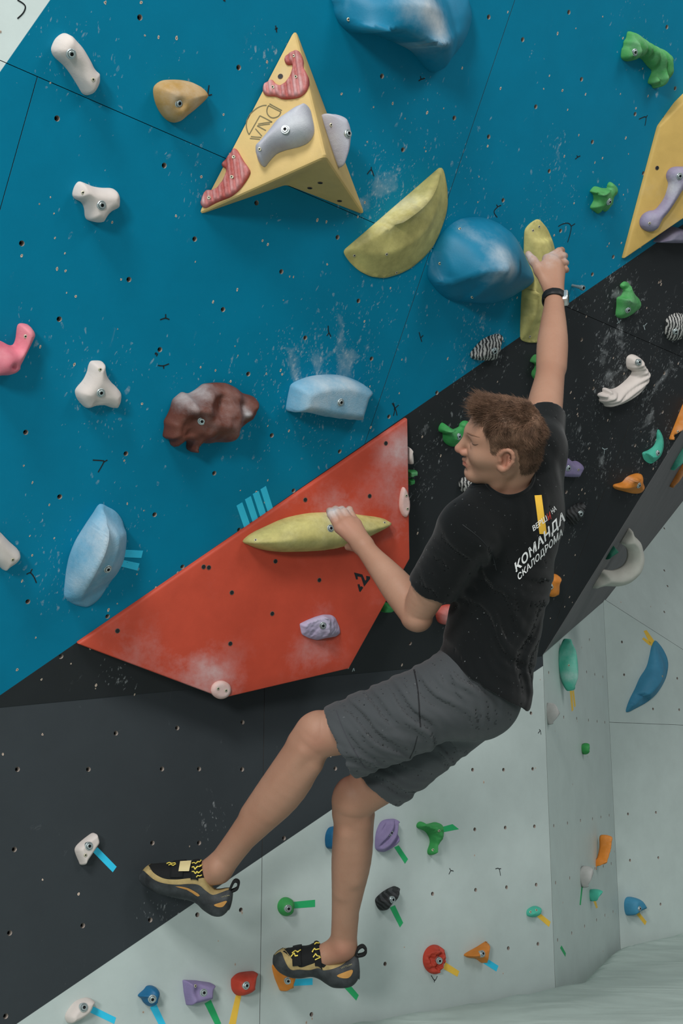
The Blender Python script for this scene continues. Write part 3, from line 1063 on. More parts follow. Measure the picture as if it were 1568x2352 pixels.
make_hold('sloper_hold', 'grey-lilac rounded hold on the right face of the yellow arrowhead volume', 'climbing hold', PD,
          cr('C2', '1080 780 1090 860 1110 930 1150 1050 1190 1150 1222 1207 1250 1170 1285 1080 1303 980 1303 900 1285 850 1240 800 1180 778 1120 773'),
          .045, LILG, w=.8, chalk=.45, bolts=cr('C2', '1286 930'), screws=cr('C2', '1152 860'), skirt=.05, splat=0)

# red wedge volume
VR = M('volume_red', '#9a3a28', 0.55, 0.05, 0.12, 400, chalk=0.85, cscale=26)
rL, rT, rB = BLUE.hit(178, 1480, .012), BLUE.hit(937, 960, .012), BLUE.hit(802, 1537, .15)
REDP = tri_plane(rL, rT, rB)
rpx = [(178, 1480), (937, 960), (942, 1284), (802, 1537), (512, 1605)]
front = [rL, rT] + [REDP.hit(*q) for q in rpx[2:]]
base = [q - BLUE.n * (((q - BLUE.o) @ BLUE.n) + .0) for q in front]
volr, _ = volume('wedge_volume', 'large red wedge volume across the blue and black paint line', 'volume', BLUE, front + base,
             [(0, 1, 2, 3, 4), (9, 8, 7, 6, 5)] + [(i, (i + 1) % 5, 5 + (i + 1) % 5, 5 + i) for i in range(5)][::-1], VR, 0.006,
             chalkfn=spots([(920, 1030, 55, .85), (905, 1130, 60, .4), (925, 1220, 50, .3), (780, 1170, 50, .55), (330, 1500, 60, .35), (440, 1540, 70, .5), (500, 1560, 60, .6), (250, 1490, 50, .3), (690, 1510, 50, .35), (735, 1400, 40, .25), (745, 1490, 45, .35), (700, 1165, 60, .3), (880, 1400, 40, .2)]))
bpy.context.view_layer.update()
num = sub_marks('stencil_number', REDP, [], .003, INK, volr) if False else None
def flat_poly(name, plane, polys, mat, parent, h=.0007):
    V, Fc = [], []
    for s in polys:
        q = [plane.uv(x, y) for x, y in s]
        b = len(V)
        V += [(a[0], a[1], h) for a in q]
        idx = list(range(b, len(V)))
        if area2(np.array(q)) < 0:
            idx = idx[::-1]
        Fc.append(tuple(idx))
    W = np.array([plane.w(*q) for q in V])
    inv = np.array(parent.matrix_world.inverted())
    o = link(name, mesh(name, W @ inv[:3, :3].T + inv[:3, 3], Fc), (mat,))
    o.parent = parent
    return o
flat_poly('stencil_number', REDP, [cr('N2', '245 485 620 575 750 860 800 800 790 640 965 670 970 770 700 1120 560 690 400 660 420 790 340 800'),
                                   cr('N2', '400 1020 495 1010 530 1130 580 1100 660 1165 530 1360 480 1340')], INK, volr)['label'] = 'black stencilled figure 2 lying on its side'
def panel_holes(plane, pxs, parent):
    inv = parent.matrix_world.inverted()
    hm = bpy.data.meshes.get('bolt_hole')
    if hm is None:
        v, f = lathe([(.0070, -.004), (.0068, .0004), (.0056, .0008), (.0052, .0003)], 14)
        hm = mesh('bolt_hole', v, f, [0] * 28 + [1] * 14 + [1])
        hm.materials.append(M('hole_rim', '#5a4a42', 0.8, 0.2, 0, chalk=0)); hm.materials.append(DARK)
    for x, y in pxs:
        o = bpy.data.objects.new('bolt_hole', hm)
        COL.objects.link(o)
        q = plane.uv(x, y)
        o.parent = parent
        o.matrix_local = inv @ plane.mat(plane.w(q[0], q[1], .0004))
panel_holes(REDP, cr('D2', '477 1095 793 1230 163 1320 454 1472 152 1688 1155 625 692 652 1272 245 -40 1135') + cr('D1', '813 992 1445 553'), volr)
panel_holes(FY1, cr('C2', '745 473'), vol)
panel_holes(FYB, cr('C2', '1063 1323 980 1365 1218 1468'), vol)
YG = M('hold_lemon', '#9c955d', 0.62, 0.18, 0.15, 300, chalk=0.7, cscale=40, vscale=22)
PADM = M('pad_pinkish', '#b08e86', 0.7, 0.12, 0.1, chalk=0.7)
LILAC = M('hold_lilac', '#8a8299', 0.65, 0.08, 0.2, chalk=0.7)
make_hold('long_sloper', 'long lemon-yellow lens-shaped hold gripped by the left hand', 'climbing hold', REDP,
          cr('D2', '240 950 300 895 400 845 540 785 700 750 845 742 1000 748 1100 762 1200 775 1280 795 1308 820 1280 850 1170 908 1050 960 900 1005 760 1022 600 1028 480 1025 360 1005 280 975'),
          .075, YG, w=1.0, chalk=.25, bolts=cr('D2', '874 858'), screws=cr('D2', '335 943 1263 818'), chalkspots=[(780, 1190, 30, .6)], splat=0, N_=120)
make_hold('crimp_hold', 'small faceted lilac hold low on the red wedge volume', 'climbing hold', REDP,
          cr('D2', '650 1545 655 1570 665 1620 710 1645 770 1662 830 1648 910 1635 940 1610 935 1570 905 1500 880 1480 820 1478 760 1495 700 1520'),
          .04, LILAC, rounded=False, ridge=[(*cr('D2', '730 1540')[0], .03), (*cr('D2', '860 1510')[0], .045), (*cr('D2', '870 1610')[0], .04)], w=.5, chalk=.45, bolts=cr('D2', '820 1558'), splat=0, noise=.004, nscale=60)
make_hold('edge_pad', 'pale oval pad screwed near the right edge of the red wedge volume', 'climbing hold', REDP,
          cr('D2', '1390 562 1372 620 1368 700 1385 755 1415 777 1440 745 1446 680 1435 620 1415 575'), .012, PADM, w=.5, chalk=.5, screws=cr('D2', '1420 622 1428 717'), splat=0)
cxy = cr('D2', '85 2020')[0]
make_hold('edge_pad', 'pale round pad screwed on the lowest corner of the red wedge volume', 'climbing hold', REDP,
          [(cxy[0] + 23 * math.cos(a), cxy[1] + 21 * math.sin(a)) for a in np.linspace(0, 6.283, 14, endpoint=False)], .012, PADM, w=.5, chalk=.6, screws=cr('D2', '65 2012 122 2026'), splat=0)

# yellow volume at the right edge
q0, q1, q2 = BLUE.hit(*cr('C4', '1157 1066')[0], .012), BLUE.hit(*cr('C4', '857 2188')[0], .012), BLUE.hit(1640, 1240 * .2722 + 150, .12)
YVP = tri_plane(q0, q1, q2)
ypx = cr('C4', '1157 1066 857 2188 1352 1850') + [(1700, 430), (1720, 130), (1568, 236)]
fr_ = [q0, q1] + [YVP.hit(*q) for q in ypx[2:]]
bs_ = [q - BLUE.n * ((q - BLUE.o) @ BLUE.n) for q in fr_]
n6 = len(fr_)
vol2, _ = volume('wedge_volume', 'yellow wedge volume cut off by the right edge of the picture', 'volume', BLUE, fr_ + bs_,
              [tuple(range(n6)), tuple(range(2 * n6 - 1, n6 - 1, -1))] + [((i + 1) % n6, i, n6 + i, n6 + (i + 1) % n6) for i in range(n6)],
              M('volume_yellow_right', '#a88c4e', 0.6, 0.06, 0.1, 300, chalk=0.5, cscale=30), 0.006, chalkfn=spots([(1495, 440, 40, .4), (1540, 520, 40, .5)]))
bpy.context.view_layer.update()
panel_holes(YVP, cr('C4', '1133 1417'), vol2)
PURG = M('hold_grey_purple', '#6f6880', 0.65, 0.08, 0.2, chalk=0.8, cscale=60)
make_hold('bar_hold', 'grey-purple bone-shaped hold on the yellow wedge volume at the right edge', 'climbing hold', YVP,
          cr('C4', '1270 1408 1230 1430 1210 1470 1212 1510 1225 1545 1215 1600 1190 1670 1150 1730 1110 1770 1060 1780 1010 1810 985 1860 990 1910 1030 1945 1080 1955 1130 1935 1160 1890 1180 1850 1230 1790 1290 1700 1352 1600 1400 1530 1420 1450 1380 1410 1330 1405'),
          .032, PURG, w=.8, chalk=.4, bolts=cr('C4', '1323 1487'), screws=cr('C4', '1070 1883'), chalkspots=[(1540, 430, 28, .7)], splat=0)
make_hold('bar_hold', 'grey-purple hold tucked under the right yellow wedge volume', 'climbing hold', BLUE,
          cr('C4', '1100 2035 1150 1980 1200 1930 1260 1912 1352 1935 1450 1960 1480 2010 1450 2050 1352 2052 1200 2050 1130 2045'), .05, PURG, w=.7, chalk=.4, splat=.4)

# ------------------------------------------------------------------ single holds
WHT = M('hold_white', '#aaa39e', 0.7, 0.05, 0.15, chalk=0.3)
OCH = M('hold_ochre', '#94743c', 0.6, 0.12, 0.15, chalk=0.75, hex2='#9c8460')
GRN = M('hold_green', '#3c8046', 0.65, 0.10, 0.2, chalk=0.75)
GRN2 = M('hold_green_dark', '#2b7a3e', 0.6, 0.1, 0.15, chalk=0.4)
BLU = M('hold_blue_big', '#05617f', 0.5, 0.06, 0.1, 250, chalk=0.85, cscale=24)
LBL = M('hold_light_blue', '#52849d', 0.7, 0.08, 0.35, 260, chalk=0.75, cscale=45)
PNK = M('hold_pink', '#b85a6c', 0.6, 0.12, 0.15, chalk=0.5, hex2='#b46d76')
BRN = M('hold_brown', '#502a1f', 0.55, 0.18, 0.25, 200, chalk=0.95, cscale=22, spec=0.45)
ZEB = M('hold_zebra', '#979895', 0.65, 0.15, 0.2, chalk=0.3, stripe=('#222425', 36.0, 0.4, 6.0))
ZBK = M('hold_black_striped', '#2b2d2f', 0.6, 0.1, 0.3, chalk=0.5, stripe=('#0f1112', 30.0, -0.5, 4.0))
PUR = M('hold_purple', '#6c6284', 0.65, 0.08, 0.2, chalk=0.5)
ORG = M('hold_orange', '#b06c26', 0.6, 0.12, 0.2, chalk=0.6)
TEA = M('hold_teal', '#3f9b86', 0.65, 0.08, 0.2, chalk=0.8)
REDB = M('hold_red', '#9e3424', 0.6, 0.12, 0.15, chalk=0.35)
NAV = M('hold_deep_blue', '#0c4f73', 0.5, 0.1, 0.15, chalk=0.3)
BLU2 = M('hold_blue_far', '#33728f', 0.6, 0.08, 0.15, chalk=0.5)
CLR = M('hold_pale_grey', '#878886', 0.55, 0.1, 0.15, chalk=0.4)
CH = 'climbing hold'
def ppt(c, s):
    return cr(c, s)
def rdg(c, s):                      # ridge given as x y h triples in crop coords
    v = [float(t) for t in s.split()]
    x0, y0, k = CR[c]
    return [(x0 + k * v[i], y0 + k * v[i + 1], v[i + 2]) for i in range(0, len(v), 3)]

make_hold('pinch_hold', 'long white bone-like hold at the upper left of the blue wall', CH, BLUE,
          ppt('C1', '435 230 385 265 357 320 355 355 375 395 440 455 490 520 540 600 570 648 605 660 645 640 680 590 690 545 680 500 650 470 620 410 570 330 520 275 480 240'),
          .045, WHT, w=.8, bolts=ppt('C1', '493 373'), screws=ppt('C1', '645 552'), bumps=[(*ppt('C1', '520 490')[0], 14, -.008), (*ppt('C1', '600 600')[0], 16, .006)])
make_hold('jug_hold', 'ochre egg-shaped hold left of the yellow arrowhead volume', CH, BLUE,
          ppt('C1', '1065 600 1062 660 1085 740 1130 810 1180 845 1230 845 1290 805 1370 740 1430 680 1432 650 1400 610 1340 575 1260 555 1170 552 1110 562'),
          .055, OCH, w=.95, bolts=ppt('C1', '1237 715'), bumps=[(*ppt('C1', '1237 715')[0], 10, -.01)], chalk=.4)
make_hold('tripod_hold', 'white three-lobed hold with screws, upper of the two on the left', CH, BLUE,
          ppt('C1', '545 1257 515 1290 500 1345 515 1375 560 1400 580 1440 588 1500 610 1525 690 1542 720 1525 760 1475 815 1440 828 1400 820 1350 795 1315 765 1302 700 1300 640 1290 590 1270'),
          .042, WHT, w=.7, bolts=ppt('C1', '703 1421'), screws=ppt('C1', '575 1335'))
make_hold('tripod_hold', 'white triangular hold beside the brown rock-like hold', CH, BLUE,
          ppt('C6', '720 483 680 488 662 520 650 570 620 630 570 690 562 725 580 775 630 830 660 838 720 825 780 820 830 835 860 842 890 820 905 780 900 720 870 680 830 640 800 590 788 540 780 505 760 487'),
          .042, WHT, w=.7, bolts=ppt('C6', '755 724'), screws=ppt('C6', '752 552'), bumps=[(*ppt('C6', '730 800')[0], 22, -.008)])
make_hold('pinch_hold', 'white hold cut off by the left picture edge above the light-blue dome', CH, BLUE,
          ppt('D1', '-90 330 -40 280 0 308 60 370 120 425 137 470 120 515 80 545 30 572 0 550 -60 470'), .04, WHT, w=.8, screws=ppt('D1', '88 500'))
make_hold('jug_hold', 'pink two-armed hold at the left picture edge', CH, BLUE,
          ppt('C6', '-120 300 0 335 60 365 95 365 115 320 125 240 135 212 160 203 210 215 250 260 257 300 235 360 200 430 165 495 155 505 150 540 110 575 60 590 0 595 -120 580'),
          .045, PNK, w=.6, screws=ppt('C6', '193 303'), bumps=[(*ppt('C6', '30 500')[0], 26, .02), (*ppt('C6', '75 518')[0], 6, -.012)])
make_hold('rock_hold', 'brown craggy rock-like hold dusted with chalk', CH, BLUE,
          ppt('C7', '350 395 300 435 255 460 215 445 155 495 140 555 120 600 98 635 103 670 90 740 135 750 140 790 160 805 215 790 240 770 245 820 290 840 310 830 330 805 420 785 500 775 570 740 610 690 650 660 690 630 703 580 700 520 680 475 600 455 560 420 500 390 430 387'),
          .105, BRN, rounded=False, N_=170, w=.85, noise=.034, nscale=9.5, chalk=.28, bolts=ppt('C7', '345 635'), edge=.012,
          bumps=[(*ppt('C7', '345 640')[0], 20, -.022), (*ppt('C7', '500 560')[0], 24, -.035), (*ppt('C7', '640 560')[0], 20, -.016), (*ppt('C7', '440 430')[0], 40, .02), (*ppt('C7', '300 520')[0], 40, .012), (*ppt('C7', '300 710')[0], 26, -.02)],
          chalkspots=[(*ppt('C7', '300 530')[0], 26, .5), (*ppt('C7', '460 410')[0], 26, .4), (*ppt('C7', '660 600')[0], 16, .6), (*ppt('C7', '400 470')[0], 20, .5)], res=40)
make_hold('block_hold', 'light-blue rounded block hold under a fan of chalk marks', CH, BLUE,
          ppt('C7', '905 440 918 400 960 375 1030 350 1110 338 1200 337 1280 352 1350 380 1405 415 1417 440 1410 500 1390 570 1370 622 1340 628 1240 620 1130 605 1040 585 980 578 900 572 885 560 893 500'),
          .07, LBL, w=.5, bolts=ppt('C7', '1237 515'), chalk=.5,
          chalkspots=[(*ppt('C7', '1150 360')[0], 40, .5), (*ppt('C7', '1300 380')[0], 30, .4), (*ppt('C7', '1050 545')[0], 20, .3)], splat=2.2)
make_hold('dome_hold', 'light-blue almond-shaped dome hold at the lower left', CH, BLUE,
          ppt('D1', '690 113 640 180 580 270 520 370 480 470 460 560 450 640 443 720 447 760 500 800 560 818 610 818 680 770 740 680 800 590 840 480 856 360 855 280 840 220 800 165 750 135'),
          .10, LBL, ridge=rdg('D1', '705 140 .02 755 300 .10 735 440 .115 660 600 .10 590 720 .06 560 790 .02'), w=.65, bolts=ppt('D1', '745 563'), chalk=.55, chalkspots=[(*ppt('D1', '620 330')[0], 40, .4), (*ppt('D1', '520 700')[0], 30, .4)])
make_hold('giant_hold', 'huge bright-blue hold at the top picture edge', CH, BLUE,
          ppt('C3', '85 -60 80 50 95 120 130 180 180 225 250 240 330 243 400 258 480 290 560 325 640 370 700 440 750 500 790 522 820 515 870 460 960 345 1010 260 1045 160 1050 100 1040 30 1000 -60 800 -180 400 -200'),
          .2, BLU, ridge=rdg('C3', '170 190 .03 380 205 .10 600 255 .15 780 320 .165 900 320 .13 975 250 .07'), w=.8, screws=ppt('C3', '188 140'), chalk=.12, chalkspots=[(*ppt('C3', '850 60')[0], 50, .75), (*ppt('C3', '940 230')[0], 40, .7), (*ppt('C3', '700 0')[0], 40, .4)], splat=.3)
make_hold('giant_hold', 'big bright-blue dome hold left of the gripped yellow hold', CH, BLUE,
          ppt('C5', '640 640 690 520 740 460 820 405 900 388 980 392 1060 420 1130 470 1180 540 1230 640 1270 720 1278 780 1255 830 1190 870 1110 915 1000 945 900 940 780 925 700 880 640 810 620 770 622 720'),
          .2, BLU, ridge=rdg('C5', '665 795 .03 770 812 .06 900 775 .11 1010 742 .145 1080 735 .16 1140 735 .165'), w=.5, chalk=.1, screws=ppt('C5', '828 465 700 687 908 903'),
          chalkspots=[(*ppt('C5', '1130 640')[0], 40, .75), (*ppt('C5', '1200 740')[0], 34, .7), (*ppt('C5', '1050 520')[0], 26, .5), (*ppt('C5', '1080 800')[0], 24, .5)], splat=.5)
hl = make_hold('half_moon_hold', 'lemon-yellow half-moon hold with embossed round logo', CH, BLUE,
          ppt('C5', '75 605 230 472 390 333 550 195 705 60 722 95 742 200 745 300 735 370 715 430 690 500 650 580 590 650 510 715 430 755 340 780 250 770 180 735 120 680 85 630'),
          .1, YG, rounded=False, N_=130, ridge=rdg('C5', '100 600 .012 180 565 .04 330 500 .075 500 400 .09 620 300 .08 680 200 .05 705 90 .015'), w=.15, screws=ppt('C5', '150 635 357 627 420 745'),
          chalk=.15, chalkspots=[(*ppt('C5', '400 410')[0], 40, .5), (*ppt('C5', '560 280')[0], 40, .6), (*ppt('C5', '680 150')[0], 20, .4), (*ppt('C5', '250 520')[0], 26, .4)], splat=1.2)
make_hold('pinch_hold', 'tall twisted lemon-yellow hold gripped by the raised right hand', CH, BLUE,
          ppt('C5', '1330 395 1280 425 1243 465 1240 520 1238 640 1230 800 1220 950 1215 1100 1215 1180 1260 1195 1335 1195 1350 1100 1370 950 1380 840 1440 620 1420 540 1385 460'),
          .09, YG, rounded=False, N_=120, ridge=rdg('C5', '1262 462 .03 1305 560 .07 1340 680 .09 1350 800 .085 1340 900 .07 1330 1000 .06 1290 1080 .045 1245 1160 .015'), w=.25,
          screws=ppt('C5', '1297 475 1337 450 1277 1157'), chalk=.2, chalkspots=[(*ppt('C5', '1310 560')[0], 14, .6), (*ppt('C5', '1290 1010')[0], 24, .6)], splat=.5)
make_hold('claw_hold', 'grooved green claw-shaped hold at the upper right', CH, BLUE,
          ppt('C4', '885 265 870 320 850 350 848 390 835 410 828 460 832 495 870 518 920 515 960 495 1000 500 1050 560 1085 600 1060 670 1055 705 1085 715 1095 745 1130 745 1170 720 1200 690 1240 640 1252 570 1250 510 1235 460 1190 420 1130 390 1060 350 990 305 930 272'),
          .055, GRN, w=.8, groove=(.75, 120, .016), bolts=ppt('C4', '948 441'), chalk=.35)
make_hold('claw_hold', 'small green three-pronged hold in the middle of the right blue area', CH, BLUE,
          ppt('C4', '735 1535 712 1560 708 1585 660 1585 605 1572 570 1605 567 1620 590 1640 595 1690 570 1740 572 1760 605 1785 632 1802 650 1780 665 1770 690 1785 715 1765 750 1720 760 1665 785 1640 793 1605 785 1575'),
          .042, GRN, w=.7, ridge=rdg('C4', '590 1605 .015 680 1650 .04 740 1620 .045 760 1580 .03'), bolts=ppt('C4', '727 1702'), chalk=.3)
make_hold('ribbed_hold', 'striped black and white hold below the big blue dome', CH, BLUE,
          ppt('C5', '1075 1138 1020 1150 960 1185 910 1240 893 1270 905 1298 960 1310 1030 1308 1070 1290 1090 1240 1098 1180 1092 1145'), .042, ZEB, w=.9, bolts=ppt('C5', '1050 1250'), groove=(1.2, 200, .003))
make_hold('claw_hold', 'green winged hold on the black area right of the raised wrist', CH, BLUE,
          ppt('C8', '995 112 955 140 955 170 980 195 960 250 920 275 915 360 908 440 935 468 990 468 1050 440 1100 400 1130 380 1147 330 1140 300 1120 270 1090 240 1060 190 1035 135'),
          .05, GRN, ridge=rdg('C8', '985 150 .02 1020 240 .045 1060 310 .05 1120 330 .03'), w=.7, bolts=ppt('C8', '1030 392'), chalk=.4, splat=1.6)
make_hold('ribbed_hold', 'striped black and white hold cut off by the right picture edge', CH, BLUE,
          ppt('C8', '1500 420 1440 445 1400 490 1388 560 1390 620 1410 670 1440 690 1500 685 1568 655 1640 600 1660 520 1630 450 1568 430'), .05, ZEB, w=.9, bolts=ppt('C8', '1495 603'), groove=(.6, 180, .004), splat=1.5)
make_hold('horn_hold', 'cream-white twisted horn hold with long grooves on the black area', CH, BLUE,
          ppt('C8', '1060 825 1020 850 1010 900 1020 960 1065 990 1040 1040 980 1100 920 1145 860 1165 800 1150 775 1165 780 1190 740 1205 728 1230 750 1250 745 1280 790 1310 800 1335 850 1340 950 1315 1050 1270 1130 1210 1190 1140 1222 1050 1225 990 1190 930 1160 890 1140 855 1110 835'),
          .055, WHT, w=.85, groove=(2.35, 170, .008, 60), bolts=ppt('C8', '1137 903'), chalk=.3, splat=2.2)
make_hold('claw_hold', 'green hold half hidden behind the raised forearm', CH, BLUE,
          ppt('C8', '125 825 90 850 70 895 110 915 115 950 90 990 85 1030 110 1070 130 1085 190 1080 210 950 190 840'), .04, GRN, w=.7, chalk=.3)
make_hold('claw_hold', 'green winged hold in front of the climber\'s face', CH, BLUE,
          ppt('D3', '320 377 297 410 297 445 325 460 330 510 355 545 400 562 450 545 500 500 530 450 530 375 490 362 460 385 450 410 400 430 360 425 340 390'),
          .045, GRN2, ridge=rdg('D3', '315 420 .02 400 455 .05 480 410 .05 510 390 .03'), w=.6, bolts=ppt('D3', '453 487'), chalk=.35, chalkspots=[(*ppt('D3', '460 420')[0], 18, .6)], splat=1.3)
make_hold('ribbed_hold', 'small striped hold below the climber\'s chin', CH, BLUE,
          ppt('D3', '490 805 460 830 455 870 475 915 520 932 570 915 605 860 605 820 560 805'), .035, ZEB, w=.9, bolts=ppt('D3', '570 872'), groove=(1.4, 240, .003))
make_hold('crimp_hold', 'lilac hold just right of the climber\'s shoulder', CH, BLUE,
          ppt('C8', '330 1800 395 1815 440 1840 480 1870 520 1868 560 1890 578 1930 570 1965 550 2000 520 2025 395 2020 330 2000 300 1900'), .035, PUR, w=.6, bolts=ppt('C8', '446 1940'), screws=ppt('C8', '545 1957'), chalk=.35)
make_hold('ledge_hold', 'orange ledge hold with chalked top on the black area near its right edge', CH, BLUE,
          ppt('D4', '768 380 830 360 870 320 920 298 960 293 985 310 990 360 1002 405 975 440 920 447 850 432 775 410'),
          .05, ORG, ridge=rdg('D4', '785 392 .02 870 395 .045 940 370 .055 985 345 .05'), w=.4, bolts=ppt('D4', '963 386'), chalk=.2, chalkspots=[(*ppt('D4', '920 330')[0], 20, .8)], splat=1.3)
make_hold('ledge_hold', 'teal crescent hold on the black area near the right edge', CH, BLUE,
          ppt('C8', '1322 1560 1310 1600 1305 1660 1280 1720 1230 1760 1175 1785 1170 1810 1190 1860 1240 1893 1290 1870 1340 1820 1365 1760 1372 1700 1365 1640 1345 1590'),
          .05, TEA, ridge=rdg('C8', '1330 1590 .015 1358 1680 .04 1320 1760 .055 1250 1805 .05 1190 1815 .02'), w=.35, bolts=ppt('C8', '1320 1792'), chalk=.2, chalkspots=[(*ppt('C8', '1310 1710')[0], 16, .9), (*ppt('C8', '1240 1780')[0], 12, .7)], splat=1.6)
make_hold('ribbed_hold', 'dark ribbed fan-shaped hold beside the lettering on the shirt', CH, BLUE,
          ppt('D4', '410 580 440 550 500 520 535 525 540 570 525 630 490 670 440 690 415 660 400 620'), .04, ZBK, w=.9, bolts=ppt('D4', '513 605'), groove=(.9, 260, .005))
make_hold('crimp_hold', 'orange oblong hold behind the small of the climber\'s back', CH, BLUE,
          ppt('D4', '290 1070 340 1080 350 1130 345 1190 330 1230 300 1240 262 1240 240 1200 250 1100'), .035, ORG, w=.6, bolts=ppt('D4', '286 1168'))
make_hold('ledge_hold', 'long orange hold on the black wall at the right picture edge', CH, BLUE,
          ppt('C8', '1568 1310 1530 1400 1490 1500 1450 1600 1430 1660 1450 1668 1500 1620 1568 1570 1640 1480 1660 1330 1620 1250'), .04, ORG, w=.6, screws=ppt('C8', '1520 1580'), chalk=.5)
make_hold('pocket_hold', 'small white hold peeking out behind the top of the red wedge', CH, BLUE, ppt('D3', '40 565 65 572 77 590 82 640 80 685 65 697 40 690 20 640'), .03, WHT, w=.6)
make_hold('pocket_hold', 'upper of two small green blocks behind the red wedge', CH, BLUE, ppt('D3', '40 750 62 745 113 745 110 795 60 800 40 790'), .025, GRN2, w=.5, chalk=.5, rounded=False)
make_hold('pocket_hold', 'lower of two small green blocks behind the red wedge', CH, BLUE, ppt('D3', '40 815 60 815 98 815 90 860 60 862 40 850'), .02, GRN2, w=.5, rounded=False)
make_hold('pocket_hold', 'green hold hidden behind the lower right of the red wedge', CH, BLUE, [(876, 1384), (888, 1384), (900, 1392), (900, 1402), (885, 1406), (868, 1400)], .03, GRN2, w=.6)
make_hold('pocket_hold', 'red chalky hold behind the bent elbow', CH, BLUE, [(1000, 1405), (1012, 1392), (1030, 1388), (1042, 1395), (1040, 1420), (1025, 1434), (1005, 1428)], .03, REDB, w=.7, chalk=.8)
# on the side panel
WS = M('hold_cream', '#a3a39b', 0.65, 0.08, 0.15, chalk=0.4)
make_hold('horn_hold', 'cream-white crescent horn hold on the dark side panel', CH, facing(SIDE, *min(ppt('D4', '893 715 925 770 970 820 995 890 1005 960 990 1040 950 1095 880 1145 800 1165 700 1165 605 1180 620 1130 650 1090 680 1040 760 1045 820 1025 860 990 880 940 875 880 850 850 825 830 850 780')), 1.2),
          ppt('D4', '893 715 925 770 970 820 995 890 1005 960 990 1040 950 1095 880 1145 800 1165 700 1165 605 1180 620 1130 650 1090 680 1040 760 1045 820 1025 860 990 880 940 875 880 850 850 825 830 850 780'),
          .05, WS, w=.9, chalk=.3, splat=0, N_=120)
make_hold('pocket_hold', 'dark green wedge hold inside the crescent horn on the side panel', CH, facing(SIDE, *min(ppt('D4', '705 960 720 900 760 845 800 890 798 910 730 955')), 1.2), ppt('D4', '705 960 720 900 760 845 800 890 798 910 730 955'), .025, M('hold_bottle_green', '#1d5a48', 0.6, 0.1, 0.1, chalk=0.3), w=.5, rounded=False, splat=0)
make_hold('ledge_hold', 'teal hold on the side panel at the right picture edge', CH, facing(SIDE, *min(ppt('C8', '1568 1730 1500 1810 1460 1880 1447 1950 1480 1955 1568 1890 1650 1800 1660 1700 1620 1680')), 1.2), ppt('C8', '1568 1730 1500 1810 1460 1880 1447 1950 1480 1955 1568 1890 1650 1800 1660 1700 1620 1680'), .035, TEA, w=.7, chalk=.4, splat=0)
make_hold('ledge_hold', 'orange hold below the teal one on the side panel', CH, facing(SIDE, *min(ppt('C8', '1568 1905 1520 1960 1470 2050 1440 2110 1460 2130 1520 2080 1568 2010 1630 1950 1640 1890')), 1.2), ppt('C8', '1568 1905 1520 1960 1470 2050 1440 2110 1460 2130 1520 2080 1568 2010 1630 1950 1640 1890'), .03, ORG, w=.6, chalk=.5, splat=0)

# on the lower walls
make_hold('crimp_hold', 'white chip-shaped hold with blue tape on the dark grey board', CH, KICK,
          ppt('D8', '640 280 600 305 540 355 517 390 522 425 545 480 555 500 585 500 620 455 660 395 685 355 683 325 665 290'), .03, WHT, w=.45, bolts=ppt('D8', '616 372'), screws=ppt('D8', '592 435'), splat=.4)
make_hold('crimp_hold', 'white hold with blue tape at the bottom left of the grey board', CH, KICK,
          ppt('D8', '600 1420 540 1435 500 1465 460 1520 450 1560 470 1598 520 1590 580 1560 625 1520 650 1465 645 1440'), .035, WHT, w=.6, bolts=ppt('D8', '579 1489'), splat=.3)
make_hold('crimp_hold', 'small deep-blue knob hold with blue tape at the bottom', CH, KICK,
          ppt('D6', '95 1165 130 1130 150 1108 185 1108 215 1135 222 1175 205 1215 165 1232 130 1210 115 1185'), .04, NAV, w=.9, bolts=ppt('D6', '182 1188'), splat=.2)
make_hold('crimp_hold', 'purple scooped hold with green tape at the bottom', CH, KICK,
          ppt('D6', '362 1072 440 1075 540 1090 548 1110 545 1175 520 1195 440 1215 385 1228 370 1150'), .042, PUR, w=.5, rounded=False, bolts=ppt('D6', '490 1150'), screws=ppt('D6', '440 1110'), bumps=[(*ppt('D6', '450 1140')[0], 16, -.012)], splat=.2)
make_hold('crimp_hold', 'red rounded hold with yellow tape at the bottom', CH, KICK,
          ppt('D6', '700 1030 660 1060 653 1085 658 1130 680 1160 710 1168 760 1155 795 1125 806 1060 800 1025 775 1020'), .042, REDB, w=.7, bolts=ppt('D6', '745 1107'), splat=.2)
make_hold('foot_hold', 'orange hold under the toe of the standing shoe', CH, KICK,
          ppt('D6', '905 980 900 1000 915 1060 935 1110 950 1140 970 1138 1010 1120 1035 1045 1030 1000 980 965 930 965'), .055, ORG, w=.7, bolts=ppt('D6', '996 1077'), splat=.2, chalk=.1)
make_hold('foot_hold', 'green round knob hold with green tape left of the standing leg', CH, KICK,
          [(280 + .3827 * (982 + 50 * math.cos(a)), 1840 + .3827 * (633 + 57 * math.sin(a))) for a in np.linspace(0, 6.283, 14, endpoint=False)], .035, GRN2, w=.9, bolts=ppt('D6', '997 645'), splat=.2)
make_hold('foot_hold', 'deep-blue hold half hidden behind the standing calf', CH, KICK, ppt('D6', '1275 150 1240 160 1222 195 1218 240 1228 280 1270 285 1310 270 1320 210 1310 150'), .035, NAV, w=.7, splat=.2)
make_hold('ribbed_hold', 'purple ribbed hold with green tape right of the standing leg', CH, KICK,
          ppt('D7', '130 130 80 140 55 180 45 230 48 280 80 295 110 285 150 260 165 235 160 190 162 150 150 135'), .045, PUR, w=.8, bolts=ppt('D7', '124 203'), groove=(-.7, 125, .016), splat=.2)
make_hold('claw_hold', 'green hooked hold with green tape right of the standing leg', CH, KICK,
          ppt('D7', '270 143 252 155 253 175 290 192 310 220 315 250 303 290 312 310 335 305 360 270 380 230 380 185 365 155 340 147 300 155'), .045, GRN2, w=.8, noise=.01, nscale=40, screws=ppt('D7', '332 285 362 190'), splat=.2)
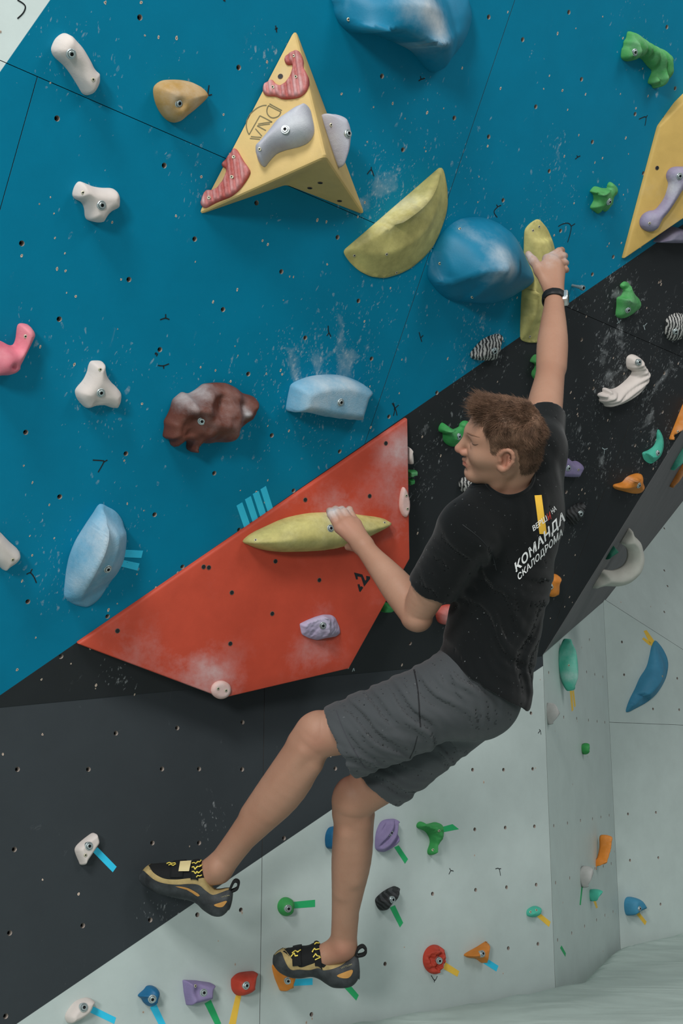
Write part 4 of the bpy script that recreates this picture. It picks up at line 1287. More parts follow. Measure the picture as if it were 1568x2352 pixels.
make_hold('ribbed_hold', 'black ribbed hold with green tape right of the standing leg', CH, KICK,
          ppt('D7', '145 463 100 480 60 510 45 535 60 575 85 585 115 565 150 530 160 490'), .04, ZBK, w=.8, bolts=ppt('D7', '131 531'), splat=.2)
make_hold('foot_hold', 'red pitted disc-shaped hold with yellow tape', CH, KICK,
          [(840 + .4643 * (338 + 57 * math.cos(a)), 1820 + .4643 * (826 + 73 * math.sin(a))) for a in np.linspace(0, 6.283, 16, endpoint=False)], .04, REDB, w=.9, bolts=ppt('D7', '363 833'), noise=.022, nscale=50, splat=.2)
make_hold('foot_hold', 'orange triangular hold with blue tape right of the red disc', CH, KICK,
          ppt('D7', '595 735 545 765 500 790 484 805 505 818 540 822 580 846 592 800 600 745'), .04, ORG, w=.6, bolts=ppt('D7', '576 798'), splat=.2)
make_hold('foot_hold', 'teal double-knob hold with yellow tape near the grey corner', CH, KICK,
          ppt('D7', '810 570 795 585 797 610 825 617 850 608 860 585 850 565 830 562'), .03, TEA, w=.9, screws=ppt('D7', '815 592 843 583'), splat=.1, chalk=.1)
make_hold('foot_hold', 'orange elongated hold on the receding grey wall', CH, facing(REC, *min(ppt('D7', '1170 210 1160 225 1160 270 1150 320 1137 340 1138 385 1150 370 1175 355 1190 310 1200 250 1197 215')), 1.0), ppt('D7', '1170 210 1160 225 1160 270 1150 320 1137 340 1138 385 1150 370 1175 355 1190 310 1200 250 1197 215'), .05, ORG, w=.7, noise=.006, splat=.1)
make_hold('foot_hold', 'white leaf-shaped hold with green tape on the receding grey wall', CH, facing(REC, *min(ppt('D7', '1075 365 1060 390 1060 430 1075 470 1090 465 1112 410 1110 380 1095 365')), 1.0), ppt('D7', '1075 365 1060 390 1060 430 1075 470 1090 465 1112 410 1110 380 1095 365'), .05, CLR, w=.7, splat=.1)
make_hold('foot_hold', 'teal hold with yellow tape on the receding grey wall', CH, facing(REC, *min(ppt('D7', '1130 478 1108 485 1107 520 1120 540 1135 530 1150 510 1156 490 1145 480')), 1.0), ppt('D7', '1130 478 1108 485 1107 520 1120 540 1135 530 1150 510 1156 490 1145 480'), .05, TEA, w=.8, splat=.1, chalk=.1)
make_hold('foot_hold', 'blue fin-shaped hold with yellow tape on the far grey wall', CH, FAR, ppt('D7', '1290 518 1277 545 1280 590 1295 610 1340 595 1370 580 1375 570 1355 540 1325 520'), .06, BLU2, w=.6, bolts=ppt('D7', '1353 575'), splat=.1, chalk=.1)
make_hold('long_hold', 'sea-green pod-shaped hold on the receding wall beside the hip', CH, facing(REC, *min(ppt('D4', '405 1562 370 1620 348 1700 345 1770 360 1850 385 1920 415 1970 440 1977 470 1920 480 1860 478 1780 470 1700 450 1620')), 1.0),
          ppt('D4', '405 1562 370 1620 348 1700 345 1770 360 1850 385 1920 415 1970 440 1977 470 1920 480 1860 478 1780 470 1700 450 1620'), .07, TEA, w=.8, screws=ppt('D4', '425 1775'), chalk=.4, chalkspots=[(1295, 1500, 25, .5), (1310, 1555, 25, .5)], splat=.1)
make_hold('long_hold', 'large blue curved fin hold on the far grey wall', CH, FAR,
          ppt('D4', '1085 1585 1060 1630 1045 1700 1020 1790 970 1870 930 1960 890 2040 862 2125 880 2135 930 2110 1020 2060 1100 1990 1160 1890 1183 1800 1180 1730 1150 1660 1115 1610'),
          .14, BLU2, ridge=rdg('D4', '1095 1600 .02 1140 1690 .10 1138 1780 .14 1070 1890 .13 1000 1970 .10 950 2060 .05 880 2120 .01'), w=.25, screws=ppt('D4', '1145 1860'), splat=.1, chalk=.1)
q_ = [(1343, 1707), (1335, 1714), (1336, 1726), (1343, 1733), (1351, 1728), (1353, 1716), (1349, 1708)]
make_hold('foot_hold', 'tiny bottle-green hold alone on the receding wall', CH, facing(REC, *min(q_), 1.0), q_, .03, GRN2, w=.8, splat=.1)
make_hold('foot_hold', 'pale grey half-round hold on the receding wall beside the shorts', CH, facing(REC, *min(ppt('D4', '265 2066 252 2110 252 2160 268 2230 285 2232 325 2175 330 2135 310 2090 285 2068')), 1.0), ppt('D4', '265 2066 252 2110 252 2160 268 2230 285 2232 325 2175 330 2135 310 2090 285 2068'), .05, CLR, w=.7, splat=.1)

# lone bolt left sticking out of the blue wall
def lone_bolt():
    b = BLUE.uv(*cr('C8', '485 152')[0])
    tipd = .042
    v, f = lathe([(.0045, -.012), (.0045, tipd * .55), (.0055, tipd * .55), (.0055, tipd * .9), (.0085, tipd * .9), (.0085, tipd * 1.12), (.0078, tipd * 1.16), (.0045, tipd * 1.16), (.0042, tipd * .95)], 16)
    mi = [0] * (7 * 16) + [1] * 17
    o = link('wall_bolt', mesh('wall_bolt', v, f, mi), (M('old_bolt', '#6f7d80', .45, .15, 0, chalk=0, metal=.5), DARK), None, False, BLUE.mat(BLUE.w(*b)))
    tag(o, 'bare steel bolt sticking out of the blue wall beside the watch', 'bolt')
lone_bolt()

# ------------------------------------------------------------------ tape strips
TBL = M('tape_blue', '#28a6cb', .6, .04, .05, chalk=.1)
GT = M('tape_green', '#1f8f56', .6, .05, .05, chalk=.1)
YT = M('tape_yellow', '#cfa23c', .6, .04, .05, chalk=.1)
four = ['568 1180 605 1158 655 1300 618 1325', '622 1140 660 1118 707 1265 672 1287', '672 1105 710 1085 757 1228 720 1252', '722 1075 757 1053 802 1195 768 1220']
for i, s in enumerate(four):
    make_tape(['first', 'second', 'third', 'fourth'][i] + ' from the left of four blue tape strips above the red wedge', BLUE, cr('C7', s), TBL, 'four parallel blue tapes')
make_tape('upper of two blue tape strips beside the light-blue dome hold', BLUE, cr('D1', '840 428 990 437 978 487 830 480'), TBL, 'blue tapes by the dome')
make_tape('lower of two blue tape strips beside the light-blue dome hold', BLUE, cr('D1', '825 495 966 525 950 574 815 540'), TBL, 'blue tapes by the dome')
for lab, pl, c, s, m in [
    ('blue tape strip at the white hold on the dark grey board', KICK, 'D8', '640 410 675 380 807 515 780 553', TBL),
    ('blue tape strip at the white hold at the bottom left', KICK, 'D8', '615 1520 640 1480 803 1560 790 1604', TBL),
    ('blue tape strip below the deep-blue knob hold', KICK, 'D6', '168 1240 203 1212 262 1338 222 1345', TBL),
    ('green tape strip below the purple scooped hold', KICK, 'D6', '495 1215 533 1193 595 1335 560 1345', GT),
    ('yellow tape strip below the red rounded hold', KICK, 'D6', '683 1165 715 1168 680 1350 638 1350', YT),
    ('blue tape strip beside the orange hold under the shoe', KICK, 'D6', '1020 1070 1143 1063 1143 1103 1015 1110', TBL),
    ('green tape strip below the heel of the standing shoe', KICK, 'D6', '1320 1105 1370 1105 1420 1165 1405 1197', GT),
    ('green tape strip at the green round knob hold', KICK, 'D6', '1025 605 1158 592 1158 635 1025 645', GT),
    ('green tape strip at the purple ribbed hold', KICK, 'D7', '140 272 162 262 208 330 193 353', GT),
    ('green tape strip with a curled end at the green hooked hold', KICK, 'D7', '372 172 428 157 460 182 376 198', GT),
    ('green tape strip at the black ribbed hold', KICK, 'D7', '118 570 143 558 184 645 168 668', GT),
    ('yellow tape strip at the red disc hold', KICK, 'D7', '383 873 393 840 462 885 452 912', YT),
    ('blue tape strip at the orange triangular hold', KICK, 'D7', '581 846 595 820 655 858 645 886', TBL),
    ('yellow tape strip at the teal double-knob hold', KICK, 'D7', '843 612 858 596 913 640 905 666', YT),
    ('lone green tape strip near the foot of the receding wall', REC, 'D7', '960 770 967 757 988 795 986 813', GT),
    ('thin green tape strip under the white leaf hold', REC, 'D7', '1065 468 1072 466 1062 558 1056 556', GT),
    ('yellow tape strip under the teal hold on the receding wall', REC, 'D7', '1124 536 1134 528 1146 570 1138 574', YT),
    ('yellow tape strip at the blue fin hold on the far wall', FAR, 'D7', '1335 600 1350 592 1388 640 1380 657', YT),
    ('left of two yellow tape strips under the sea-green pod hold', REC, 'D4', '430 1972 446 1972 458 2120 445 2132', YT),
    ('right of two yellow tape strips under the sea-green pod hold', REC, 'D4', '448 1975 462 1968 475 2090 466 2100', YT),
    ('long yellow tape strip above the big blue fin hold', FAR, 'D4', '1000 1510 1022 1503 1085 1590 1058 1628', YT),
    ('short yellow tape strip beside the long one above the blue fin hold', FAR, 'D4', '988 1572 1000 1560 1060 1600 1046 1622', YT)]:
    make_tape(lab, pl, cr(c, s), m)

# chalk dust on the boards, gathered round the holds and where hands have slapped
def px_splat(plane, lst):
    for x, y, r, a in lst:
        u = plane.uv(x, y)
        a = a * (1.45 if plane is BLUE and x > 950 and y > 600 else 1.1)
        plane.splats.append((u[0], u[1], r / 850., r / 850., a))
px_splat(BLUE, [(150, 130, 90, .45), (740, 820, 70, .8), (790, 830, 60, .7), (680, 810, 50, .6), (450, 400, 70, .6), (590, 130, 45, .6), (640, 110, 40, .5), (900, 430, 70, .55), (850, 460, 60, .6), (880, 400, 40, .5), (1270, 360, 60, .55),
                (1290, 430, 60, .45), (1280, 330, 40, .5), (1090, 770, 60, .5), (1240, 500, 40, .4), (1420, 660, 45, .9), (1400, 860, 60, .95), (1390, 800, 45, .7), (1320, 960, 60, .5), (1480, 980, 50, .7), (1540, 850, 50, .6),
                (1380, 1080, 60, .6), (1400, 1050, 45, .6), (1500, 900, 50, .5), (985, 980, 40, .5), (1000, 1060, 50, .45), (960, 1130, 60, .5), (970, 1230, 50, .35), (1330, 1010, 50, .4), (1430, 750, 60, .5), (1310, 1230, 50, .4), (1330, 700, 60, .4),
                (130, 1370, 50, .6), (125, 1300, 40, .4), (265, 1550, 50, .6), (290, 1570, 30, .6), (210, 860, 60, .6), (230, 960, 45, .5), (640, 500, 50, .3), (1070, 860, 50, .5), (1150, 830, 40, .3), (1250, 120, 60, .3), (1430, 40, 60, .3)])
px_splat(KICK, [(370, 2080, 45, .9), (500, 1870, 60, .4), (470, 1900, 40, .4), (650, 1790, 60, .3), (1000, 1800, 60, .25)])
for plane, me, vv in PANELS:
    c = np.zeros(len(vv))
    for u, v, ru, rv, a in plane.splats:
        d = ((vv[:, 0] - u) / ru) ** 2 + ((vv[:, 1] - v) / rv) ** 2
        c += a * np.exp(-d)
    ph = vv[:, :2]
    brk = .5 + .35 * np.sin(ph[:, 0] * 61 + 2.3 * np.sin(ph[:, 1] * 37)) + .35 * np.sin(ph[:, 1] * 47 + 2.1 * np.sin(ph[:, 0] * 53 + 1.0))
    attr(me, 'chalk', np.clip((c - .14) * np.clip(brk, .15, 1.25) * 1.35, 0, 1.1))

# ------------------------------------------------------------------ implicit-surface modelling for the climber
class Body:
    """smooth union of tapered capsules and ellipsoids, meshed with surface nets"""
    def __init__(s):
        s.pr = []
    def cone(s, a, b, ra, rb, k=0.02, op='+', cut=None):
        s.pr.append(dict(t='c', a=np.array(a, float), b=np.array(b, float), ra=ra, rb=rb, k=k, op=op, cut=cut))
    def chain(s, pts, k=0.02, op='+'):
        for (p, r), (q, t) in zip(pts[:-1], pts[1:]):
            s.cone(p, q, r, t, k, op)
    def ell(s, c, axes, r, k=0.02, op='+', cut=None):
        s.pr.append(dict(t='e', c=np.array(c, float), R=np.array(axes, float), r=np.array(r, float), k=k, op=op, cut=cut))
    @staticmethod
    def prim(p, X, shrink=0.0, cutoff=0.0):
        if p['t'] == 'c':
            a, b, ra, rb = p['a'], p['b'], p['ra'] - shrink, p['rb'] - shrink
            ba = b - a
            L = math.sqrt(ba @ ba) + 1e-9
            u = ba / L
            d = X - a
            y = d @ u
            x = np.sqrt(np.maximum((d * d).sum(-1) - y * y, 0))
            sl = (ra - rb) / L
            sl = max(min(sl, .99), -.99)
            co = math.sqrt(1 - sl * sl)
            # closest along the slanted side
            t = y - x * sl / co
            t = np.clip(t, 0, L)
            r = ra + (rb - ra) * t / L
            dd = np.sqrt(x * x + (y - t) ** 2) - r
        else:
            q = (X - p['c']) @ p['R'].T
            r = p['r'] - shrink
            k0 = np.sqrt(((q / r) ** 2).sum(-1)) + 1e-9
            k1 = np.sqrt(((q / (r * r)) ** 2).sum(-1)) + 1e-9
            dd = k0 * (k0 - 1) / k1
        if p['cut'] is not None:
            n, o = p['cut']
            dd = np.maximum(dd, (X - o) @ n - cutoff)
        return dd
    def bound(s, p):
        if p['t'] == 'c':
            c = (p['a'] + p['b']) / 2
            return c, np.linalg.norm(p['a'] - p['b']) / 2 + max(p['ra'], p['rb'])
        return p['c'], p['r'].max()
    def eval(s, X, prims, shrink=0.0, cutoff=0.0):
        D = np.full(X.shape[:-1], 0.5)
        for p in prims:
            d = s.prim(p, X, shrink if p['op'] == '+' else 0.0, cutoff)
            k = p['k']
            if p['op'] == '+':
                h = np.maximum(k - np.abs(D - d), 0) / k
                D = np.minimum(D, d) - h * h * k * .25
            else:
                h = np.maximum(k - np.abs(D + d), 0) / k
                D = np.maximum(D, -d) + h * h * k * .25
        return D

def surface(fn, prims, bound, h, margin=0.03, nb=20):
    """fn(X, prims)->distance; returns verts, quads"""
    C = np.array([bound(p)[0] for p in prims])
    Rr = np.array([bound(p)[1] for p in prims])
    lo = (C - Rr[:, None]).min(0) - margin
    hi = (C + Rr[:, None]).max(0) + margin
    bs = nb * h
    dims = np.ceil((hi - lo) / bs).astype(int)
    NX = dims * nb + 2
    ids, pos = [], []
    quads = [[], [], []]
    ar = np.arange(nb + 1)
    gi = np.stack(np.meshgrid(ar, ar, ar, indexing='ij'), -1)
    half = bs * math.sqrt(3) / 2
    def gid(i, j, k):
        return (i * NX[1] + j) * NX[2] + k
    corner = [(a, b, c) for a in (0, 1) for b in (0, 1) for c in (0, 1)]
    edges = [(p, q) for p in range(8) for q in range(p + 1, 8) if sum(abs(np.array(corner[p]) - np.array(corner[q]))) == 1]
    for bi in range(dims[0]):
        for bj in range(dims[1]):
            for bk in range(dims[2]):
                o = lo + np.array([bi, bj, bk]) * bs
                cen = o + bs / 2
                near = np.linalg.norm(C - cen, axis=1) < Rr + half + margin
                if not near.any():
                    continue
                pl = [p for p, f in zip(prims, near) if f]
                dc = fn(cen[None], pl)[0]
                if abs(dc) > half * 1.35 + 0.012:
                    continue
                X = o + gi * h
                D = fn(X, pl)
                S = D < 0
                if S.all() or not S.any():
                    continue
                base = np.array([bi, bj, bk]) * nb
                V = np.stack([D[a:a + nb, b:b + nb, c:c + nb] for a, b, c in corner], -1)
                sg = V < 0
                act = sg.any(-1) & ~sg.all(-1)
                I = np.argwhere(act)
                if len(I):
                    v = V[act]
                    acc = np.zeros((len(I), 3))
                    cnt = np.zeros(len(I))
                    for p, q in edges:
                        a, b = v[:, p], v[:, q]
                        m = (a < 0) != (b < 0)
                        t = np.where(m, a / np.where(m, a - b, 1), 0)
                        cp_, cq = np.array(corner[p], float), np.array(corner[q], float)
                        acc += m[:, None] * (cp_ + (cq - cp_) * t[:, None])
                        cnt += m
                    pos.append(o + (I + acc / cnt[:, None]) * h)
                    G = I + base
                    ids.append(gid(G[:, 0], G[:, 1], G[:, 2]))
                for ax in range(3):
                    sl0 = [slice(0, nb)] * 3
                    sl1 = [slice(0, nb)] * 3
                    sl1[ax] = slice(1, nb + 1)
                    s0, s1 = S[tuple(sl0)], S[tuple(sl1)]
                    E = np.argwhere(s0 != s1)
                    if not len(E):
                        continue
                    fl = s0[tuple(E.T)]
                    G = E + base
                    e1, e2 = np.zeros(3, int), np.zeros(3, int)
                    e1[(ax + 1) % 3] = 1
                    e2[(ax + 2) % 3] = 1
                    q = np.stack([gid(*(G).T), gid(*(G - e1).T), gid(*(G - e1 - e2).T), gid(*(G - e2).T)], 1)
                    q[~fl] = q[~fl][:, ::-1]
                    quads[ax].append(q)
    ids = np.concatenate(ids)
    pos = np.concatenate(pos)
    od = np.argsort(ids)
    ids, pos = ids[od], pos[od]
    Q = np.concatenate([np.concatenate(q) for q in quads if q])
    k = np.searchsorted(ids, Q)
    k = np.clip(k, 0, len(ids) - 1)
    ok = (ids[k] == Q).all(1)
    return pos, k[ok]

def smooth_verts(v, q, it=2, lam=0.5):
    n = len(v)
    for _ in range(it):
        acc = np.zeros_like(v)
        cnt = np.zeros(n)
        for a, b in ((0, 1), (1, 2), (2, 3), (3, 0)):
            np.add.at(acc, q[:, a], v[q[:, b]]); np.add.at(cnt, q[:, a], 1)
            np.add.at(acc, q[:, b], v[q[:, a]]); np.add.at(cnt, q[:, b], 1)
        v = v + lam * (acc / np.maximum(cnt, 1)[:, None] - v)
    return v
def np_mesh(name, v, q):
    me = bpy.data.meshes.new(name)
    me.vertices.add(len(v))
    me.vertices.foreach_set('co', np.asarray(v, np.float32).ravel())
    me.loops.add(q.size)
    me.loops.foreach_set('vertex_index', q.astype(np.int32).ravel())
    me.polygons.add(len(q))
    me.polygons.foreach_set('loop_start', np.arange(0, q.size, q.shape[1], dtype=np.int32))
    me.update(calc_edges=True)
    me.validate()
    return me

# camera axes in the world, handy for posing what the lens sees
RX, UPC, FWD = np.array([1.0, 0, 0]), np.array([0, -SP, CP]), np.array([0, CP, SP])

# ---- joints: photo pixel + depth
J = dict(
    ls=P(1072, 1222, 2.76), rs=P(1240, 1026, 2.90), le=P(955, 1412, 2.90), lw=P(838, 1258, 3.045),
    re=P(1264, 852, 3.13), rw=P(1273, 684, 3.315),
    lh=P(1075, 1590, 2.90), rh=P(1092, 1612, 3.06), lk=P(727, 1692, 2.93), rk=P(812, 1838, 3.07), la=P(498, 1996, 3.02), ra=P(786, 2176, 3.19),
    neck=P(1180, 1118, 2.79), ch=P(1168, 1230, 2.86), belly=P(1112, 1430, 2.93), pel=P(1095, 1570, 2.96))

# ---- head frame: face to the left of the picture, turned a little from the lens, crown tipped towards it
ROLL, YAW = math.radians(31), math.radians(6)
HF = unit(-RX * math.cos(YAW) + FWD * math.sin(YAW) + UPC * 0.05)
h0 = unit(UPC - HF * (UPC @ HF))
hs0 = np.cross(h0, HF)
if hs0 @ FWD > 0:
    hs0 = -hs0                                   # towards the lens
HU = unit(h0 * math.cos(ROLL) + hs0 * math.sin(ROLL))
HS = unit(hs0 * math.cos(ROLL) - h0 * math.sin(ROLL))
HSC = 0.89
HO = P(1161, 1055, 2.66) - (HF * -.006 + HS * .079 + HU * -.004) * HSC
HR_ = np.array([HF, HS, HU])
def hp(f, s, u):
    return HO + (HF * f + HS * s + HU * u) * HSC

def build_body():
    B = Body()
    c, e = B.cone, B.ell
    # torso
    c(J['ls'] + (J['rs'] - J['ls']) * .15, J['rs'] - (J['rs'] - J['ls']) * .12, .048, .048, .03)
    c(J['ch'], J['belly'], .088, .082, .03)
    c(J['belly'], J['pel'], .082, .082, .03)
    # neck
    c(hp(-.030, 0, -.03), P(1168, 1122, 2.79), .053 * HSC, .050, .02)
    c(hp(-.050, .0, -.03), P(1178, 1108, 2.80), .040, .038, .02)
    c(J['neck'] - UPC * .035, J['ls'], .038, .045, .03); c(J['neck'] - UPC * .03, J['rs'] - UPC * .01, .035, .040, .03)
    # sterno-mastoid
    c(hp(-.015, .052, -.045), hp(.03, .02, -.165), .014, .013, .015)
    def limb(a_, b_, prof, bend=None, k=.0006, n=18):
        """one tapered limb: prof = (fraction, radius, sideways offset) triples, offset along bend"""
        pr = spline(np.array(prof, float), n, False)
        pts = [(a_ + (b_ - a_) * t + (bend * o if bend is not None else 0), r) for t, r, o in pr]
        B.chain(pts, k)
    # right arm (raised): upper arm, forearm
    limb(J['rs'], J['re'], [(0, .056, 0), (.3, .049, -.003), (.6, .045, -.002), (.85, .040, 0), (1, .0385, 0)], RX)
    limb(J['re'], J['rw'], [(-.04, .0385, 0), (.15, .0415, .001), (.35, .0425, .001), (.6, .037, .001), (.85, .0295, 0), (1, .0275, 0)], RX)
    c(J['re'] + (J['rw'] - J['re']) * .05 + RX * .013, J['re'] + (J['rw'] - J['re']) * .45 + RX * .006, .027, .028, .012)
    # left arm (bent)
    limb(J['ls'], J['le'], [(0, .056, 0), (.35, .052, -.004), (.65, .048, -.006), (.9, .041, -.001), (1, .038, 0)], RX)
    c(J['le'] - RX * .002 - UPC * .008, J['le'] + (J['le'] - J['ls']) * .03, .031, .028, .015)
    limb(J['le'], J['lw'], [(-.03, .039, 0), (.15, .0425, .004), (.35, .0435, .005), (.6, .037, .003), (.85, .0290, 0), (1, .0265, 0)], unit(RX + UPC * .5))
    # thighs
    for h_, k_ in (('lh', 'lk'), ('rh', 'rk')):
        limb(J[h_], J[k_], [(0, .086, 0), (.4, .078, 0), (.75, .067, 0), (.92, .058, 0), (1, .056, 0)])
    # left shin: calf bulges down and right, knee cap up and left
    t = J['la'] - J['lk']
    ct = unit(RX * .8 - UPC * .6)
    limb(J['lk'], J['la'], [(-.03, .055, -.002), (.12, .053, .002), (.28, .0575, .010), (.42, .056, .011), (.6, .046, .006), (.8, .036, .001), (1, .0335, 0)], ct)
    c(J['lk'] - ct * .024 + t * .0, J['lk'] - ct * .024 + t * .07, .031, .030, .02)
    c(J['lk'] - ct * .020 + t * .10, J['lk'] - ct * .018 + t * .6, .026, .020, .02)
    c(J['lk'] + t * .80 + ct * .014, J['la'] + ct * .022, .017, .014, .018)
    # right shin
    t = J['ra'] - J['rk']
    ct = RX
    limb(J['rk'], J['ra'], [(-.03, .053, -.002), (.12, .050, .001), (.28, .0545, .006), (.42, .0530, .006), (.6, .044, .003), (.8, .0355, .0), (1, .0335, 0)], ct)
    c(J['rk'] - ct * .020, J['rk'] - ct * .022 + t * .08, .031, .029, .02)
    c(J['rk'] + t * .80 + ct * .014, J['ra'] + ct * .020, .018, .015, .018)
    c(J['rk'] + t * .2 - ct * .012 - FWD * .03, J['rk'] + t * .6 - ct * .010 - FWD * .022, .022, .016, .02)
    # calf muscle heads and the tendons behind the knee
    c(J['rk'] + t * .14 + ct * .022 - FWD * .020, J['rk'] + t * .50 + ct * .016 - FWD * .026, .029, .024, .012)
    c(J['rk'] + t * .10 + ct * .034 + FWD * .012, J['rk'] + t * .46 + ct * .026 + FWD * .012, .026, .024, .012)
    c(J['rk'] - t * .04 + ct * .036 - FWD * .022, J['rk'] + t * .08 + ct * .030 - FWD * .022, .010, .012, .014)
    t2 = J['la'] - J['lk']
    c2 = unit(RX * .8 - UPC * .6)
    c(J['lk'] + t2 * .14 + c2 * .030 - FWD * .020, J['lk'] + t2 * .52 + c2 * .022 - FWD * .022, .028, .023, .012)
    c(J['lk'] + t2 * .10 - c2 * .008 - FWD * .036, J['lk'] + t2 * .55 - c2 * .006 - FWD * .026, .018, .013, .014)
    c(J['lk'] - t2 * .06 + c2 * .034 - FWD * .026, J['lk'] + t2 * .08 + c2 * .030 - FWD * .026, .011, .012, .014)
    e(J['ra'] + (-FWD * .030) + UPC * .012, np.eye(3), (.015, .013, .017), .02)
    e(J['la'] + (-FWD * .030) + UPC * .010 - RX * .0, np.eye(3), (.015, .013, .016), .02)
    # feet inside the shoes
    c(J['la'], P(420, 2030, 3.04), .034, .03, .02)
    c(J['ra'], P(700, 2215, 3.20), .034, .03, .02)
    # ---- head
    ax = HR_
    e(hp(-.010, 0, .042), ax, np.array((.093, .074, .080)) * HSC, .03)
    e(hp(.034, 0, .034), ax, np.array((.056, .062, .070)) * HSC, .03)
    e(hp(.044, 0, -.035), ax, np.array((.047, .050, .056)) * HSC, .03)
    for s in (1, -1):
        c(hp(-.004, .051 * s, -.042), hp(.070, .013 * s, -.089), .017, .0140, .025)
        c(hp(.058, .042 * s, -.016), hp(.02, .056 * s, -.012), .021, .018, .03)
        c(hp(.086, .006 * s, .034), hp(.066, .042 * s, .036), .011, .010, .018)
    e(hp(.077, 0, -.089), ax, np.array((.018, .022, .016)) * HSC, .02)
    c(hp(.020, 0, -.078), hp(.06, 0, -.092), .028, .014, .03)
    # eye sockets then lids
    for s in (1, -1):
        e(hp(.098, .031 * s, .012), ax, np.array((.017, .020, .013)) * HSC, .012, '-')
        e(hp(.0745, .032 * s, .010), ax, np.array((.0135, .0160, .0120)) * HSC, .004)
    # nose
    c(hp(.090, 0, .026), hp(.113, 0, -.018), .0085, .0105, .012)
    e(hp(.116, 0, -.021), ax, np.array((.011, .011, .0095)) * HSC, .008)
    for s in (1, -1):
        e(hp(.101, .0125 * s, -.027), ax, np.array((.0115, .0075, .0085)) * HSC, .006)
    e(hp(.107, .008, -.036), ax, np.array((.006, .004, .004)) * HSC, .003, '-')
    # mouth
    e(hp(.087, 0, -.056), ax, np.array((.012, .024, .018)) * HSC, .012)
    c(hp(.0995, 0, -.0515), hp(.082, .022, -.0575), .0058, .0035, .005); c(hp(.0995, 0, -.0515), hp(.082, -.022, -.0575), .0058, .0035, .005)
    c(hp(.0965, 0, -.0645), hp(.081, .021, -.0600), .0068, .0035, .005); c(hp(.0965, 0, -.0645), hp(.081, -.021, -.0600), .0068, .0035, .005)
    c(hp(.106, .0, -.0578), hp(.084, .023, -.0588), .0016, .0016, .003, '-')
    e(hp(.096, 0, -.0765), ax, np.array((.007, .018, .005)) * HSC, .006, '-')
    # ears
    for s in (1, -1):
        ea = np.array([unit(HF * 1 + HS * .35 * s), unit(HS * s - HF * .35 * s * s), HU])
        tilt = unit(HU + HF * -.18)
        c_ = hp(-.006, .078 * s, -.004)
        pts = []
        for i in range(13):
            a = math.radians(-120 + 290 * i / 12)
            rr = .0305 if math.sin(a) > 0 else .029
            pts.append((c_ + (-HF * math.cos(a) * .0185 * (1.0 if math.sin(a) > -.3 else .75) + tilt * math.sin(a) * rr) * HSC + HS * s * .006 * (1 + math.cos(a)), .0042 if i > 1 else .0055))
        e(c_ - HS * s * .004, np.array([HF, HS, tilt]), np.array((.017, .006, .027)) * HSC, .006)
        e(c_ + HS * s * .006 - HF * -.001, np.array([HF, HS, tilt]), np.array((.0105, .009, .017)) * HSC, .004, '-')
        B.chain(pts, .004)
        c(c_ + (-HF * .009 + tilt * -.014) * HSC + HS * s * .004, c_ + (-HF * .006 + tilt * .012) * HSC + HS * s * .004, .0038, .0034, .004)
        e(c_ + (HF * .013 + tilt * -.004) * HSC + HS * s * .003, ax, (.005, .004, .007), .004)
        e(c_ + (HF * .004 + tilt * -.028) * HSC + HS * s * .002, ax, (.0085, .0048, .009), .006)
    # ---- right hand: wraps the tall yellow hold
    W = J['rw']
    mc = {'i': P(1256, 595, 3.372), 'm': P(1270, 597, 3.366), 'r': P(1281, 608, 3.364), 'p': P(1287, 624, 3.366)}
    for f_, r in (('i', .0150), ('m', .0150), ('r', .0145), ('p', .0135)):
        c(W + (mc[f_] - W) * .12, mc[f_], .0185, r, .016)
    fing = {'i': [P(1283, 577, 3.392), P(1289, 575, 3.425), P(1280, 580, 3.455)], 'm': [P(1292, 588, 3.385), P(1296, 588, 3.42), P(1284, 592, 3.455)],
            'r': [P(1296, 603, 3.382), P(1299, 604, 3.42), P(1287, 606, 3.45)], 'p': [P(1298, 618, 3.380), P(1300, 620, 3.412), P(1289, 620, 3.44)]}
    for f_, r in (('i', .0108), ('m', .0108), ('r', .0102), ('p', .0092)):
        a_, b_, d_ = fing[f_]
        B.chain([(mc[f_], r + .0020), (a_, r), (b_, r * .92), (d_, r * .8)], .003)
        c(W + (mc[f_] - W) * .35 - FWD * .0095, mc[f_] - FWD * .0075, .0045, .0075, .008)
    e(P(1251, 612, 3.362), np.array([RX, UPC, FWD]), (.020, .016, .012), .012)
    B.chain([(W + (mc['i'] - W) * .25 - RX * .012, .0170), (P(1240, 622, 3.350), .0160), (P(1224, 599, 3.352), .0112), (P(1213, 584, 3.362), .0098)], .012)
    # ---- left hand: draped over the long hold
    W = J['lw']
    mc = {'i': P(779, 1213, 3.085), 'm': P(792, 1203, 3.085), 'r': P(805, 1199, 3.090), 'p': P(819, 1202, 3.100)}
    for f_, r in (('i', .0150), ('m', .0150), ('r', .0145), ('p', .0135)):
        c(W + (mc[f_] - W) * .12, mc[f_], .0185, r, .016)
    fing = {'i': [P(760, 1182, 3.105), P(757, 1174, 3.135), P(757, 1176, 3.155)], 'm': [P(775, 1177, 3.105), P(770, 1170, 3.14), P(768, 1173, 3.16)],
            'r': [P(790, 1175, 3.110), P(785, 1170, 3.14), P(781, 1173, 3.16)], 'p': [P(808, 1183, 3.115), P(803, 1170, 3.135), P(801, 1168, 3.15)]}
    for f_, r in (('i', .0105), ('m', .0105), ('r', .0100), ('p', .0090)):
        a_, b_, d_ = fing[f_]
        B.chain([(mc[f_], r + .0022), (a_, r), (b_, r * .93), (d_, r * .85)], .004)
        c(W + (mc[f_] - W) * .35 - FWD * .0095, mc[f_] - FWD * .0080, .0045, .0075, .008)
    B.chain([(W + (mc['i'] - W) * .25 - UPC * .010 + FWD * .006, .0155), (P(812, 1254, 3.085), .0120), (P(799, 1256, 3.100), .0098)], .012)
    return B
